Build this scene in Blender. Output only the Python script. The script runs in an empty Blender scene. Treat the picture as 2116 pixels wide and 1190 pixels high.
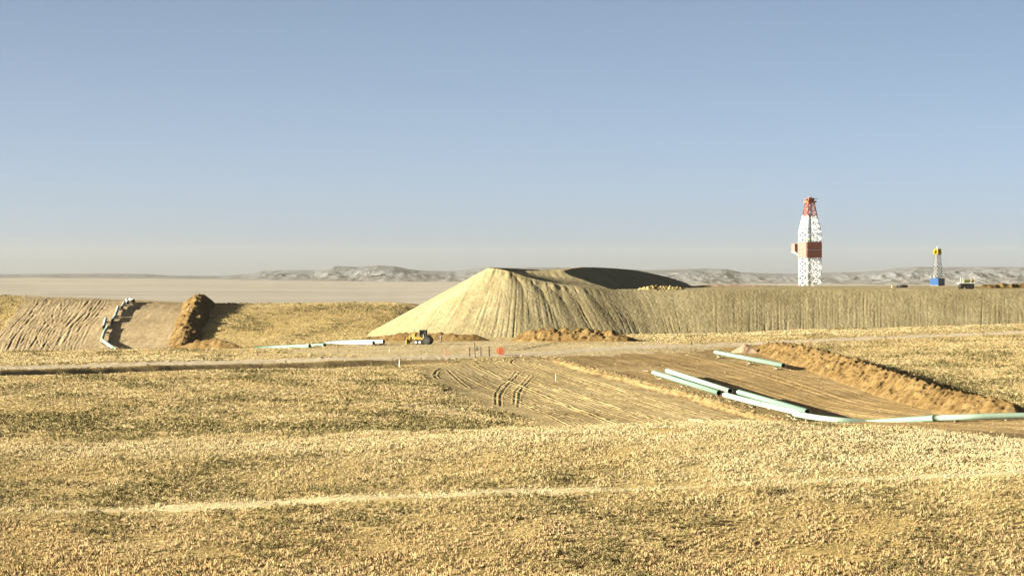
import bpy, bmesh, math, random
import numpy as np
from mathutils import Vector, Matrix

R = math.radians
S = bpy.context.scene
COL = S.collection
F = 5878.0            # focal length in photo pixels (100 mm lens on a 36 mm sensor, 2116 px wide)
CX, HZ = 1058.0, 562.0   # principal column and true horizon row of the photo

# ------------------------------------------------------------------ camera, sky, sun, exposure
cam_d = bpy.data.cameras.new('camera')
cam = bpy.data.objects.new('camera', cam_d); COL.objects.link(cam)
cam.location = (0, 0, 0); cam.rotation_euler = (R(90), 0, 0)
cam_d.lens = 100; cam_d.sensor_width = 36
cam_d.shift_y = (HZ - 595.0) / 2116.0
cam_d.clip_start = 0.5; cam_d.clip_end = 60000
S.camera = cam
SUN_EL, SUN_AZ = 12.0, 13.0      # elevation; degrees the sun stands behind the camera's left shoulder
sdir = Vector((-math.cos(R(SUN_EL)) * math.cos(R(SUN_AZ)), -math.cos(R(SUN_EL)) * math.sin(R(SUN_AZ)), math.sin(R(SUN_EL))))
W = bpy.data.worlds.new('World'); S.world = W; W.use_nodes = True
nt = W.node_tree; nt.nodes.clear()
wo = nt.nodes.new('ShaderNodeOutputWorld'); bg = nt.nodes.new('ShaderNodeBackground')
sky = nt.nodes.new('ShaderNodeTexSky'); sky.sky_type = 'NISHITA'; sky.sun_disc = False
sky.sun_elevation = R(SUN_EL); sky.sun_rotation = math.atan2(sdir.x, sdir.y)
sky.altitude = 0; sky.air_density = 0.13; sky.dust_density = 1.0; sky.ozone_density = 0.0
bg.inputs['Strength'].default_value = 0.05
wb = nt.nodes.new('ShaderNodeMix'); wb.data_type = 'RGBA'; wb.blend_type = 'MULTIPLY'; wb.inputs[0].default_value = 1.0; wb.inputs[7].default_value = (0.975, 0.97, 0.82, 1)   # white balance of the photo
nt.links.new(sky.outputs[0], wb.inputs[6]); nt.links.new(wb.outputs[2], bg.inputs[0]); nt.links.new(bg.outputs[0], wo.inputs[0])
sl = bpy.data.lights.new('sun', 'SUN'); sl.energy = 5.0; sl.angle = R(0.5); sl.color = (1.0, 0.91, 0.70)
so = bpy.data.objects.new('sun', sl); COL.objects.link(so)
so.rotation_euler = sdir.to_track_quat('Z', 'Y').to_euler(); so.location = (-200, -50, 200)
S.view_settings.view_transform = 'Standard'; S.view_settings.look = 'None'
S.view_settings.exposure = 2.7; S.view_settings.gamma = 1.0
S.view_settings.use_curve_mapping = False
S.cycles.max_bounces = 4; S.cycles.diffuse_bounces = 1; S.cycles.glossy_bounces = 2; S.cycles.volume_bounces = 0
S.cycles.transparent_max_bounces = 4
S.cycles.use_denoising = True

rng = np.random.default_rng(7)
random.seed(7)

# ------------------------------------------------------------------ helpers
def tag(o, label=None, cat=None, group=None, kind=None):
    if label: o['label'] = label
    if cat: o['category'] = cat
    if group: o['group'] = group
    if kind: o['kind'] = kind
    return o

def empty(name, loc, rz=0.0):
    o = bpy.data.objects.new(name, None); COL.objects.link(o)
    o.location = loc; o.rotation_euler = (0, 0, rz); o.empty_display_size = 0.3
    return o

def link_mesh(name, me, mats=(), parent=None):
    o = bpy.data.objects.new(name, me); COL.objects.link(o)
    for m in mats: me.materials.append(m)
    if parent: o.parent = parent
    return o

def np_mesh(name, verts, faces, smooth=False):
    """verts (n,3), faces (m,3) or (m,4) numpy"""
    me = bpy.data.meshes.new(name)
    n, (m, k) = len(verts), faces.shape
    me.vertices.add(n); me.vertices.foreach_set('co', np.asarray(verts, np.float32).ravel())
    me.loops.add(m * k); me.loops.foreach_set('vertex_index', faces.astype(np.int32).ravel())
    me.polygons.add(m); me.polygons.foreach_set('loop_start', np.arange(0, m * k, k, dtype=np.int32))
    me.polygons.foreach_set('loop_total', np.full(m, k, np.int32))
    if smooth: me.polygons.foreach_set('use_smooth', np.ones(m, bool))
    me.update(calc_edges=True)
    return me

def set_col(me, cols):
    a = me.color_attributes.new('tint', 'FLOAT_COLOR', 'POINT')
    c = np.ones((len(cols), 4), np.float32); c[:, :3] = cols
    a.data.foreach_set('color', c.ravel())

class MB:
    """collects boxes, bars and tubes into ONE mesh object"""
    def __init__(s): s.v, s.f, s.mi = [], [], []
    def box(s, c, d, rz=0.0, mi=0, taper=1.0):
        x, y, z = d[0] / 2, d[1] / 2, d[2] / 2; b = len(s.v); ca, sa = math.cos(rz), math.sin(rz)
        for k, (i, j) in [(k, ij) for k in (-1, 1) for ij in ((-1, -1), (1, -1), (1, 1), (-1, 1))]:
            t = taper if k > 0 else 1.0
            px, py = i * x * t, j * y * t
            s.v.append((c[0] + px * ca - py * sa, c[1] + px * sa + py * ca, c[2] + k * z))
        for q in ((3, 2, 1, 0), (4, 5, 6, 7), (0, 1, 5, 4), (1, 2, 6, 5), (2, 3, 7, 6), (3, 0, 4, 7)):
            s.f.append(tuple(b + i for i in q)); s.mi.append(mi)
        return s
    def bar(s, p, q, w, h=None, mi=0):
        h = h or w; p, q = Vector(p), Vector(q); d = (q - p)
        if d.length < 1e-6: return s
        d.normalize(); up = Vector((0, 0, 1)) if abs(d.z) < 0.95 else Vector((0, 1, 0))
        a = d.cross(up).normalized(); e = a.cross(d).normalized(); b = len(s.v)
        for o in (p, q):
            for i, j in ((-1, -1), (1, -1), (1, 1), (-1, 1)): s.v.append(tuple(o + a * i * w / 2 + e * j * h / 2))
        for f in ((3, 2, 1, 0), (4, 5, 6, 7), (0, 1, 5, 4), (1, 2, 6, 5), (2, 3, 7, 6), (3, 0, 4, 7)):
            s.f.append(tuple(b + i for i in f)); s.mi.append(mi)
        return s
    def tube(s, pts, r, n=12, cap=True, mi=0, capmi=None):
        rr = r if isinstance(r, (list, tuple)) else [r] * len(pts); P = [Vector(p) for p in pts]; b0 = len(s.v)
        for i, p in enumerate(P):
            d = (P[min(i + 1, len(P) - 1)] - P[max(i - 1, 0)]).normalized()
            up = Vector((0, 0, 1)) if abs(d.z) < 0.95 else Vector((0, 1, 0))
            a = d.cross(up).normalized(); e = a.cross(d).normalized()
            for k in range(n):
                t = 2 * math.pi * k / n; s.v.append(tuple(p + (a * math.cos(t) + e * math.sin(t)) * rr[i]))
        for i in range(len(P) - 1):
            for k in range(n):
                k2 = (k + 1) % n
                s.f.append((b0 + i * n + k, b0 + i * n + k2, b0 + (i + 1) * n + k2, b0 + (i + 1) * n + k)); s.mi.append(mi)
        if cap:
            s.f.append(tuple(b0 + k for k in reversed(range(n)))); s.mi.append(mi if capmi is None else capmi)
            s.f.append(tuple(b0 + (len(P) - 1) * n + k for k in range(n))); s.mi.append(mi if capmi is None else capmi)
        return s
    def disc(s, c, axis, r, w, n=18, mi=0):
        a = Vector(axis).normalized() * w / 2; c = Vector(c); return s.tube([c - a, c + a], r, n, True, mi)
    def build(s, name, mats, parent=None, smooth=False, bevel=0.0):
        me = bpy.data.meshes.new(name); me.from_pydata(s.v, [], s.f)
        for i, p in enumerate(me.polygons): p.material_index = s.mi[i]; p.use_smooth = smooth
        me.update()
        o = link_mesh(name, me, mats if isinstance(mats, (list, tuple)) else [mats], parent)
        if bevel:
            m = o.modifiers.new('bevel', 'BEVEL'); m.width = bevel; m.segments = 2; m.limit_method = 'ANGLE'
        return o

# ---- numpy noise
_perm = np.random.default_rng(3).permutation(4096).astype(np.int64)
_ga = np.random.default_rng(4).uniform(0, 2 * np.pi, 4096); _gx, _gy = np.cos(_ga), np.sin(_ga)
def perlin(x, y, seed=0):
    xi, yi = np.floor(x).astype(np.int64), np.floor(y).astype(np.int64); xf, yf = x - xi, y - yi
    u = xf * xf * xf * (xf * (xf * 6 - 15) + 10); v = yf * yf * yf * (yf * (yf * 6 - 15) + 10)
    def g(i, j, a, b):
        h = _perm[(_perm[(xi + i + seed * 131) & 4095] + yi + j) & 4095]; return _gx[h] * a + _gy[h] * b
    n00, n10 = g(0, 0, xf, yf), g(1, 0, xf - 1, yf); n01, n11 = g(0, 1, xf, yf - 1), g(1, 1, xf - 1, yf - 1)
    return 1.5 * ((n00 * (1 - u) + n10 * u) * (1 - v) + (n01 * (1 - u) + n11 * u) * v)
def fbm(x, y, o=4, seed=0, gain=0.5):
    r = 0; a = 1.0
    for k in range(o): r = r + a * perlin(x * 2 ** k, y * 2 ** k, seed + k); a *= gain
    return r
def ridged(x, y, o=4, seed=0):
    r = 0; a = 0.5
    for k in range(o): r = r + a * (1 - np.abs(perlin(x * 2 ** k, y * 2 ** k, seed + k))); a *= 0.5
    return r
def sstep(a, b, x):
    t = np.clip((x - a) / (b - a), 0, 1); return t * t * (3 - 2 * t)

def pchip_slopes(x, y):
    h = np.diff(x, axis=0); d = np.diff(y, axis=0) / h; m = np.zeros_like(y)
    w1 = 2 * h[1:] + h[:-1]; w2 = h[1:] + 2 * h[:-1]
    same = d[1:] * d[:-1] > 0
    with np.errstate(divide='ignore', invalid='ignore'):
        m[1:-1] = np.where(same, (w1 + w2) / (w1 / d[:-1] + w2 / d[1:]), 0)
    m[0], m[-1] = d[0], d[-1]
    return m
def pchip(x, y, q):
    m = pchip_slopes(x, y); i = np.clip(np.searchsorted(x, q) - 1, 0, len(x) - 2); h = x[i + 1] - x[i]; t = np.clip((q - x[i]) / h, 0, 1)
    return ((2 * t**3 - 3 * t**2 + 1) * y[i] + (t**3 - 2 * t**2 + t) * h * m[i] + (-2 * t**3 + 3 * t**2) * y[i + 1] + (t**3 - t**2) * h * m[i + 1])

def poly_dist(X, Y, P):
    """distance to polyline, signed side (+ = left of travel), arc parameter in metres"""
    best = np.full(X.shape, 1e9); side = np.zeros(X.shape); arc = np.zeros(X.shape); L = 0.0
    for (x0, y0), (x1, y1) in zip(P[:-1], P[1:]):
        dx, dy = x1 - x0, y1 - y0; l = math.hypot(dx, dy) + 1e-9
        t = np.clip(((X - x0) * dx + (Y - y0) * dy) / l**2, 0, 1)
        d = np.hypot(X - x0 - t * dx, Y - y0 - t * dy); k = d < best
        best = np.where(k, d, best); side = np.where(k, np.sign(dx * (Y - y0) - dy * (X - x0)), side)
        arc = np.where(k, L + t * l, arc); L += l
    return best, side, arc

def in_poly(X, Y, P):
    r = np.zeros(X.shape, bool); n = len(P)
    for i in range(n):
        x0, y0 = P[i]; x1, y1 = P[(i + 1) % n]
        if y0 == y1: continue
        c = ((y0 > Y) != (y1 > Y)) & (X < (x1 - x0) * (Y - y0) / (y1 - y0) + x0); r ^= c
    return r

def resample(P, step):
    P = np.asarray(P, float); d = np.r_[0, np.cumsum(np.hypot(*np.diff(P[:, :2], axis=0).T))]
    n = max(2, int(d[-1] / step)); t = np.linspace(0, d[-1], n)
    return np.stack([pchip(d, P[:, k], t) if len(P) > 2 else np.interp(t, d, P[:, k]) for k in range(P.shape[1])], 1), t

# ------------------------------------------------------------------ materials
def mat(name, rough=0.9, spec=0.2):
    m = bpy.data.materials.new(name); m.use_nodes = True; t = m.node_tree; b = t.nodes['Principled BSDF']
    b.inputs['Roughness'].default_value = rough; b.inputs['Specular IOR Level'].default_value = spec
    return m, t, b
def nd(t, kind, **kw):
    n = t.nodes.new(kind)
    for k, v in kw.items():
        if k in n.inputs: n.inputs[k].default_value = v
        else: setattr(n, k, v)
    return n
def noise_fac(t, co, scale, detail=4, rough=0.6, stretch=None):
    src = co
    if stretch:
        mp = nd(t, 'ShaderNodeMapping'); mp.inputs['Scale'].default_value = stretch; t.links.new(co, mp.inputs[0]); src = mp.outputs[0]
    n = nd(t, 'ShaderNodeTexNoise', Scale=scale, Detail=detail, Roughness=rough); t.links.new(src, n.inputs['Vector']); return n.outputs[0]
def ramp(t, fac, stops):
    r = nd(t, 'ShaderNodeValToRGB'); e = r.color_ramp.elements
    while len(e) < len(stops): e.new(0.5)
    for k, (p, c) in enumerate(stops): e[k].position = p; e[k].color = (*c, 1)
    t.links.new(fac, r.inputs[0]); return r.outputs[0]
def mix(t, f, a, b, mode='MIX'):
    m = nd(t, 'ShaderNodeMix', data_type='RGBA', blend_type=mode)
    for sock, v in ((m.inputs[0], f), (m.inputs[6], a), (m.inputs[7], b)):
        if isinstance(v, (int, float)): sock.default_value = v
        elif isinstance(v, tuple): sock.default_value = (*v, 1)
        else: t.links.new(v, sock)
    return m.outputs[2]
def bump(t, b, h, strength, dist):
    n = nd(t, 'ShaderNodeBump', Strength=strength, Distance=dist); t.links.new(h, n.inputs['Height']); t.links.new(n.outputs[0], b.inputs['Normal'])

ALB = 0.575     # all surface colours below are given before this factor
def earth(name, stops, scale=0.12, stretch=None, bstr=0.5, bdist=0.12, bscale=2.2, fine=(0.75, 1.2), streak=None):
    m, t, b = mat(name, 1.0, 0.05); co = nd(t, 'ShaderNodeTexCoord').outputs['Object']
    stops = [(p, tuple(ALB * v for v in c_)) for p, c_ in stops]
    c = ramp(t, noise_fac(t, co, scale, 6, 0.62, stretch), stops)
    f = ramp(t, noise_fac(t, co, scale * 9, 4, 0.7), [(0.3, (fine[0],) * 3), (0.7, (fine[1],) * 3)])
    if streak:                                  # graded and driven soil: long bands of looser and packed earth
        turn, lo_, hi_ = streak
        for sc_, wgt in ((0.45, 1.0), (1.4, 0.6)):
            mp = nd(t, 'ShaderNodeMapping'); mp.inputs['Rotation'].default_value = (0, 0, turn); mp2 = nd(t, 'ShaderNodeMapping'); mp2.inputs['Scale'].default_value = (1, 0.035, 1)
            t.links.new(co, mp.inputs[0]); t.links.new(mp.outputs[0], mp2.inputs[0])
            n = nd(t, 'ShaderNodeTexNoise', Scale=sc_, Detail=3, Roughness=0.6); t.links.new(mp2.outputs[0], n.inputs['Vector'])
            k = ramp(t, n.outputs[0], [(0.32, (1 - (1 - lo_) * wgt,) * 3), (0.68, (1 + (hi_ - 1) * wgt,) * 3)]); c = mix(t, 1.0, c, k, 'MULTIPLY')
    t.links.new(mix(t, 1.0, c, f, 'MULTIPLY'), b.inputs['Base Color'])
    bump(t, b, noise_fac(t, co, bscale, 5, 0.65), bstr, bdist)
    return m
M = {}
M['soil'] = earth('dry_grass_ground', [(0.3, (0.36, 0.265, 0.105)), (0.5, (0.45, 0.34, 0.145)), (0.72, (0.53, 0.415, 0.20))], 0.06, None, 0.8, 0.25, 1.6)
M['dirt'] = earth('graded_dirt', [(0.3, (0.255, 0.17, 0.07)), (0.5, (0.345, 0.24, 0.11)), (0.7, (0.44, 0.325, 0.165))], 0.05, None, 0.6, 0.12, 1.8, (0.8, 1.15), (R(-11), 0.72, 1.3))
M['dirt_sand'] = earth('sandy_dirt', [(0.3, (0.37, 0.27, 0.125)), (0.5, (0.51, 0.39, 0.195)), (0.7, (0.60, 0.48, 0.265))], 0.05, None, 0.6, 0.12, 1.4, (0.8, 1.15), (R(-8), 0.85, 1.12))
M['dirt_cross'] = earth('pale_crossing_dirt', [(0.3, (0.42, 0.33, 0.175)), (0.5, (0.54, 0.435, 0.25)), (0.7, (0.62, 0.51, 0.31))], 0.05, None, 0.6, 0.12, 1.4, (0.8, 1.15), (R(70), 0.82, 1.12))
M['path'] = earth('worn_pale_path', [(0.3, (0.52, 0.425, 0.245)), (0.7, (0.64, 0.53, 0.325))], 0.1, None, 0.4, 0.06, 3)
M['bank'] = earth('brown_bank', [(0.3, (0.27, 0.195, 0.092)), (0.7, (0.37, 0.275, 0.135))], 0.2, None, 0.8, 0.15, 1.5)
M['dirt_pale'] = earth('pale_dirt', [(0.3, (0.35, 0.265, 0.155)), (0.5, (0.44, 0.34, 0.205)), (0.7, (0.51, 0.405, 0.255))], 0.05, None, 0.6, 0.15, 1.4, (0.8, 1.15), (R(3), 0.78, 1.15))
M['road'] = earth('gravel_road', [(0.3, (0.57, 0.47, 0.33)), (0.7, (0.66, 0.56, 0.41))], 0.08, None, 0.2, 0.04, 3)
M['clay'] = earth('khaki_clay', [(0.3, (0.275, 0.226, 0.124)), (0.5, (0.332, 0.278, 0.158)), (0.7, (0.385, 0.33, 0.20))], 0.07, None, 0.7, 0.25, 1.3)
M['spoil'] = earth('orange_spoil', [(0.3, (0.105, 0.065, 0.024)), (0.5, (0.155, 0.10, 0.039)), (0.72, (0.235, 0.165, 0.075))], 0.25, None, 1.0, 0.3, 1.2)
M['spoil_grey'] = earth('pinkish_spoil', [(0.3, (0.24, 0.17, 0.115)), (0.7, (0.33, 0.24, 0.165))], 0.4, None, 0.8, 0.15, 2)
M['rubble'] = earth('yellow_rubble', [(0.3, (0.34, 0.25, 0.10)), (0.7, (0.46, 0.36, 0.18))], 0.5, None, 0.8, 0.2, 2)
M['plain'] = earth('pale_plain', [(0.3, (0.31, 0.285, 0.25)), (0.5, (0.41, 0.375, 0.33)), (0.7, (0.455, 0.415, 0.37))], 0.0022, (0.5, 1.6, 1), 0.3, 2, 0.02, (0.92, 1.06))
M['badland'] = earth('badland_rock', [(0.3, (0.62, 0.60, 0.58)), (0.5, (0.9, 0.9, 0.9)), (0.7, (1.1, 1.1, 1.1))], 0.006, None, 0.3, 5, 0.02, (0.92, 1.06))
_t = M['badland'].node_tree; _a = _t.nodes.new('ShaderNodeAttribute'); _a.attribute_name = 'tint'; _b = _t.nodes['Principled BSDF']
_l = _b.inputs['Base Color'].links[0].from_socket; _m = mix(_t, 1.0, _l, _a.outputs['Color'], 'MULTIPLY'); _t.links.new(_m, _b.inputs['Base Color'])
_t = M['clay'].node_tree; _a = _t.nodes.new('ShaderNodeAttribute'); _a.attribute_name = 'tint'; _b = _t.nodes['Principled BSDF']     # streaks of sorted material down the slopes
_l = _b.inputs['Base Color'].links[0].from_socket; _m = mix(_t, 1.0, _l, _a.outputs['Color'], 'MULTIPLY'); _t.links.new(_m, _b.inputs['Base Color'])

def tint_mat(name, rough=1.0):
    m, t, b = mat(name, rough, 0.05); a = nd(t, 'ShaderNodeAttribute', attribute_name='tint')
    t.links.new(mix(t, 1.0, a.outputs['Color'], (ALB,) * 3, 'MULTIPLY'), b.inputs['Base Color']); return m
M['grass'] = tint_mat('dry_grass'); M['sage'] = tint_mat('sagebrush_leaf')

def paint(name, c, rough=0.5, dirt=0.25, scale=1.5, spec=0.4):
    c = tuple(ALB * v for v in c); m, t, b = mat(name, rough, spec); co = nd(t, 'ShaderNodeTexCoord').outputs['Object']
    f = ramp(t, noise_fac(t, co, scale, 6, 0.7), [(0.35, tuple(x * (1 - dirt) for x in c)), (0.65, c)])
    t.links.new(f, b.inputs['Base Color']); return m
M['mint'] = paint('mint_pipe_coating', (0.17, 0.29, 0.22), 0.45, 0.10, 0.6)
M['mint_pale'] = paint('pale_pipe_coating', (0.30, 0.41, 0.335), 0.45, 0.08, 0.6)
M['white_pipe'] = paint('white_pipe_coating', (0.36, 0.43, 0.42), 0.5, 0.08, 0.6)
M['bore'] = paint('bare_steel_bore', (0.05, 0.045, 0.04), 0.8, 0.3)
M['steel'] = paint('bare_steel', (0.30, 0.27, 0.24), 0.6, 0.4)
M['timber'] = paint('weathered_timber', (0.42, 0.32, 0.20), 0.9, 0.4)
M['white'] = paint('white_paint', (0.82, 0.81, 0.78), 0.5, 0.10)
M['crown_yellow'] = paint('crown_yellow_paint', (0.29, 0.19, 0.012), 0.9, 0.2, 1.5, 0.03)
M['mast_grey'] = paint('mast_pale_grey', (0.30, 0.31, 0.33), 0.9, 0.2, 1.5, 0.03)
M['orange'] = paint('orange_paint', (0.46, 0.10, 0.03), 0.5, 0.2)
M['red'] = paint('red_cladding', (0.52, 0.14, 0.08), 0.6, 0.15)
M['salmon'] = paint('sunlit_red_cladding', (0.29, 0.12, 0.10), 0.6, 0.12)  # the red cladding with its sunlit pinkness put into the colour
M['blue'] = paint('blue_cladding', (0.03, 0.085, 0.22), 0.9, 0.15, 1.5, 0.03)
M['yellow'] = paint('yellow_paint', (0.36, 0.235, 0.025), 0.45, 0.25, 2.0)
M['black'] = paint('black_rubber', (0.014, 0.013, 0.012), 0.85, 0.3)
M['dark'] = paint('dark_metal', (0.026, 0.023, 0.019), 0.6, 0.3)
M['glass'] = paint('dark_glass', (0.008, 0.009, 0.008), 0.6, 0.1, 1.0, 0.02)
M['post'] = paint('dark_wood_post', (0.075, 0.055, 0.035), 0.9, 0.3)
M['net'] = paint('orange_net', (0.62, 0.13, 0.05), 0.7, 0.15)
M['pink'] = paint('pink_flagging', (0.5, 0.10, 0.10), 0.7, 0.1)
M['green'] = paint('green_load', (0.24, 0.27, 0.06), 0.7, 0.3)
M['skin'] = paint('skin', (0.45, 0.27, 0.19), 0.6, 0.1)
M['shirt'] = paint('pale_blue_cloth', (0.50, 0.56, 0.68), 0.9, 0.1)
M['trouser'] = paint('tan_cloth', (0.33, 0.27, 0.18), 0.9, 0.15)
M['hair'] = paint('dark_hair', (0.04, 0.03, 0.02), 0.8, 0.1)

# ------------------------------------------------------------------ terrain: one sheet described by stations (distance, photo row) in ten sight lines
PXC = np.array([0, 250, 500, 800, 1058, 1300, 1500, 1700, 1900, 2116], float)
def zz(Y, py): return [-(p - HZ) * y / F for y, p in zip(Y, py)]
def cst(v): return [v] * 10
ST = []                                        # (Y list, z list)
for Y, z in ((-60, -0.5), (0, -2.0), (60, -8.2), (140, -16.4)): ST.append((cst(Y), cst(z)))
def stn(Y, py):
    Y = Y if isinstance(Y, list) else cst(Y); ST.append((Y, zz(Y, py)))
stn(225, cst(1200))
stn(270, [1062, 1054, 1045, 1031, 1018, 1008, 1000, 993, 986, 978])
stn(330, [925, 918, 910, 900, 890, 880, 873, 878, 890, 908])
stn(375, [893, 890, 888, 886, 889, 884, 886, 888, 890, 888])
stn([420, 420, 420, 425, 430, 430, 435, 440, 425, 415], [850, 850, 850, 850, 858, 862, 864, 870, 869, 867])
stn([515, 515, 520, 520, 520, 520, 520, 515, 505, 495], [780, 782, 780, 785, 800, 803, 805, 803, 800, 797])
stn([545, 565, 582, 602, 625, 665, 690, 712, 735, 756], [766, 757, 752, 744, 737, 722, 715, 706, 698, 690]); K6 = len(ST) - 1
stn([557, 576, 594, 614, 638, 680, 704, 726, 749, 770], [756, 749, 743, 736, 729, 714, 708, 699, 691, 684]); K7 = len(ST) - 1
stn([700, 700, 700, 725, 765, 785, 790, 795, 798, 800], [728, 724, 721, 708, 699, 692, 687, 681, 676, 671])
Y9 = [790, 788, 782, 790, 840, 840, 840, 840, 840, 840]
ST.append((Y9, zz(Y9[:4], [731, 728, 720, 700]) + [-17.8, -17.3, -16.6, -16.0, -15.4, -14.8]))
Y10 = [900, 893, 888, 895, 930, 930, 930, 930, 930, 930]
ST.append((Y10, zz(Y10[:4], [611, 621, 629, 627]) + [-16, -15, -14, -14, -14, -14]))
ST.append((cst(1500), [-26, -26, -26, -24, -18, -14, -10, -9.5, -9.5, -9.5]))
ST.append((cst(2500), [-36, -36, -35, -34, -28, -20, -14, -13.5, -13.5, -13.5]))
ST.append((cst(4500), [-39.5, -40, -40, -40, -36, -30, -26, -25, -25, -25]))
stn(10500, [574, 575.5, 578, 582, 583, 586, 587, 587, 588, 588])
ST.append((cst(13500), ST[-1][1]))
STY = np.array([s[0] for s in ST], float); STZ = np.array([s[1] for s in ST], float)

uf = np.arange(-0.192, 0.1921, 0.00036)
UG = np.r_[np.linspace(-0.55, -0.196, 40), uf, np.linspace(0.196, 0.55, 40)]
YG = np.r_[np.linspace(4, 200, 30), np.arange(210, 336, 0.75), np.arange(336, 640, 0.55), np.arange(640, 780, 0.9), np.arange(780, 905, 0.5), np.arange(906, 1000, 4), np.geomspace(1000, 13500, 90)]
NU, NR = len(UG), len(YG)
pxu = UG * F + CX
def stations(px):
    p = np.clip(px, PXC[0], PXC[-1])
    return np.stack([pchip(PXC, r, p) for r in STY]), np.stack([pchip(PXC, r, p) for r in STZ])
SY, SZ = stations(pxu)
Z = np.empty((NR, NU))
for j in range(NU): Z[:, j] = pchip(SY[:, j], SZ[:, j], YG)
YY = np.repeat(YG[:, None], NU, 1); XX = YY * UG[None, :]
PX = np.repeat(pxu[None, :], NR, 0)
PY0 = HZ - Z / YY * F                          # where each ground point appears from the photo's stand
Z0 = Z.copy()

def col_of(u): return np.clip(np.searchsorted(UG, u) - 1, 0, NU - 2)
def height(x, y, grid=None):
    g = Z if grid is None else grid
    x, y = np.asarray(x, float), np.asarray(y, float); u = x / y; j = col_of(u); i = np.clip(np.searchsorted(YG, y) - 1, 0, NR - 2)
    a = np.clip((u - UG[j]) / (UG[j + 1] - UG[j]), 0, 1); b = np.clip((y - YG[i]) / (YG[i + 1] - YG[i]), 0, 1)
    return (g[i, j] * (1 - a) + g[i, j + 1] * a) * (1 - b) + (g[i + 1, j] * (1 - a) + g[i + 1, j + 1] * a) * b
def ground_at(px, py, lo, hi, h=0.0, grid=None):
    """the point of the ground (raised by h) met by the sight line through a photo pixel"""
    g = Z0 if grid is None else grid
    u = (px - CX) / F; j = int(col_of(u)); a = (u - UG[j]) / (UG[j + 1] - UG[j]); k = (YG >= lo) & (YG <= hi)
    y = YG[k]; z = g[k, j] * (1 - a) + g[k, j + 1] * a + h; p = HZ - z / y * F
    w = np.nonzero(p <= py)[0]
    if len(w) == 0: i = int(np.argmin(np.abs(p - py))); return (u * y[i], y[i], z[i])
    i = w[0]
    if i == 0: Yv = y[0]
    else: t = (p[i - 1] - py) / (p[i - 1] - p[i] + 1e-9); Yv = y[i - 1] + t * (y[i] - y[i - 1])
    return (u * Yv, Yv, float(np.interp(Yv, y, z)))
def line_on(pts, lo, hi): return [ground_at(a, b, lo, hi)[:2] for a, b in pts]

# --- zones, traced on the ground
wob = fbm(XX / 6, YY / 14, 4, 20); wob2 = fbm(XX / 6 + 50, YY / 14, 4, 30)
QX, QY = PX + wob * 12 + fbm(XX / 1.5, YY / 3, 3, 36) * 6, PY0 + wob2 * 5 + fbm(XX / 1.5, YY / 3, 3, 37) * 2.5
wob3 = fbm(XX / 2.0, YY / 3.0, 3, 39)
road = (YY > SY[K6][None] + np.maximum(0.2, 0.8 + wob * 1.8 + wob3 * 1.6)) & (YY < SY[K7][None] - 1.5 + wob2 * 2.2 + wob3 * 2.0)
D1 = [(62, 598), (452, 598), (450, 634), (430, 662), (400, 702), (362, 728), (352, 760), (-400, 760), (-120, 735), (0, 683), (28, 652)]
strip_left = in_poly(QX, QY, D1) & (YY > 745) & (YY < 915)
P2 = [(560, 723), (700, 716), (800, 709), (905, 702), (1000, 699), (1120, 696), (1310, 702), (1440, 711), (1590, 713), (1650, 738), (1760, 780), (1900, 826), (2020, 850), (2116, 862), (2320, 885), (2320, 960), (2116, 910), (1900, 888), (1750, 879), (1640, 872), (1540, 850), (1450, 822), (1330, 790), (1200, 757), (1140, 740), (1060, 737), (880, 738), (700, 737)]
strip_right = in_poly(QX, QY, P2) & (YY > 332) & (YY < 812) & ~road
P3 = [(862, 752), (905, 748), (1060, 741), (1140, 740), (1200, 757), (1330, 790), (1450, 822), (1540, 850), (1640, 872), (1680, 905), (1150, 915), (1090, 868), (1010, 848), (950, 820), (895, 790), (868, 770)]
clearing = in_poly(QX, QY, P3) & (YY > 338) & (YY < 640) & ~road & ~strip_right

# --- relief
grassy = ~(road | strip_left | strip_right | clearing)
near = (YY > 30) & (YY < 1000)
amp = np.where(grassy, 1.0, 0.25)
Z = Z + np.where(near, (fbm(XX / 22, YY / 22, 3, 1) * 0.22 + fbm(XX / 5, YY / 5, 3, 5) * 0.07) * amp, 0)
Z = Z + np.where(near & ~grassy, fbm(XX / 1.6, YY / 1.6, 3, 9) * 0.035, 0)
Z = Z + np.where(YY > 1300, fbm(XX / 300, YY / 300, 4, 11) * np.clip((YY - 1300) / 3000, 0, 1) * 1.5, 0)
# road bank and ditch on the near side of the road, fading towards the crossing
edge_near = np.stack([SY[K6] * UG, SY[K6]], 1)[::12]
dn = SY[K6][None] - YY
nb = np.clip(dn * 0.8, 0, None)
fade = sstep(960, 700, PX)
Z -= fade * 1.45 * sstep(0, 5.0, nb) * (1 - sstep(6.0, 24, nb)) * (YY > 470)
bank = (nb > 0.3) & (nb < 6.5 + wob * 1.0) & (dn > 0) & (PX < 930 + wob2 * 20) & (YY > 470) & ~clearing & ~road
# cut bank between the upper graded strip and the lower clearing
LB = line_on([(1118, 737), (1150, 741), (1200, 757), (1260, 772), (1330, 790), (1400, 808), (1450, 822), (1540, 850), (1640, 872)], 380, 700)
bb = (YY > 370) & (YY < 680) & (PX > 700) & (PX < 1750)
db = np.full(Z.shape, 99.0); sdb = np.zeros(Z.shape); ab = np.zeros(Z.shape)
db[bb], sdb[bb], ab[bb] = poly_dist(XX[bb], YY[bb], LB)
low = (sdb < 0)
wv = fbm(XX / 3, YY / 3, 3, 44) * 0.6
Z -= np.where(low, 0.5 * sstep(0.2, 2.4, db + wv) * (1 - sstep(12, 45, db)) * sstep(0, 25, ab), 0)
Z += np.where(db < 4, fbm(XX / 0.9, YY / 1.4, 3, 47) * 0.13 * (1 - db / 4), 0)
Z += np.where(~low, 0.10 * (1 - sstep(0.5, 3.5, db + wv)), 0)

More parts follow.
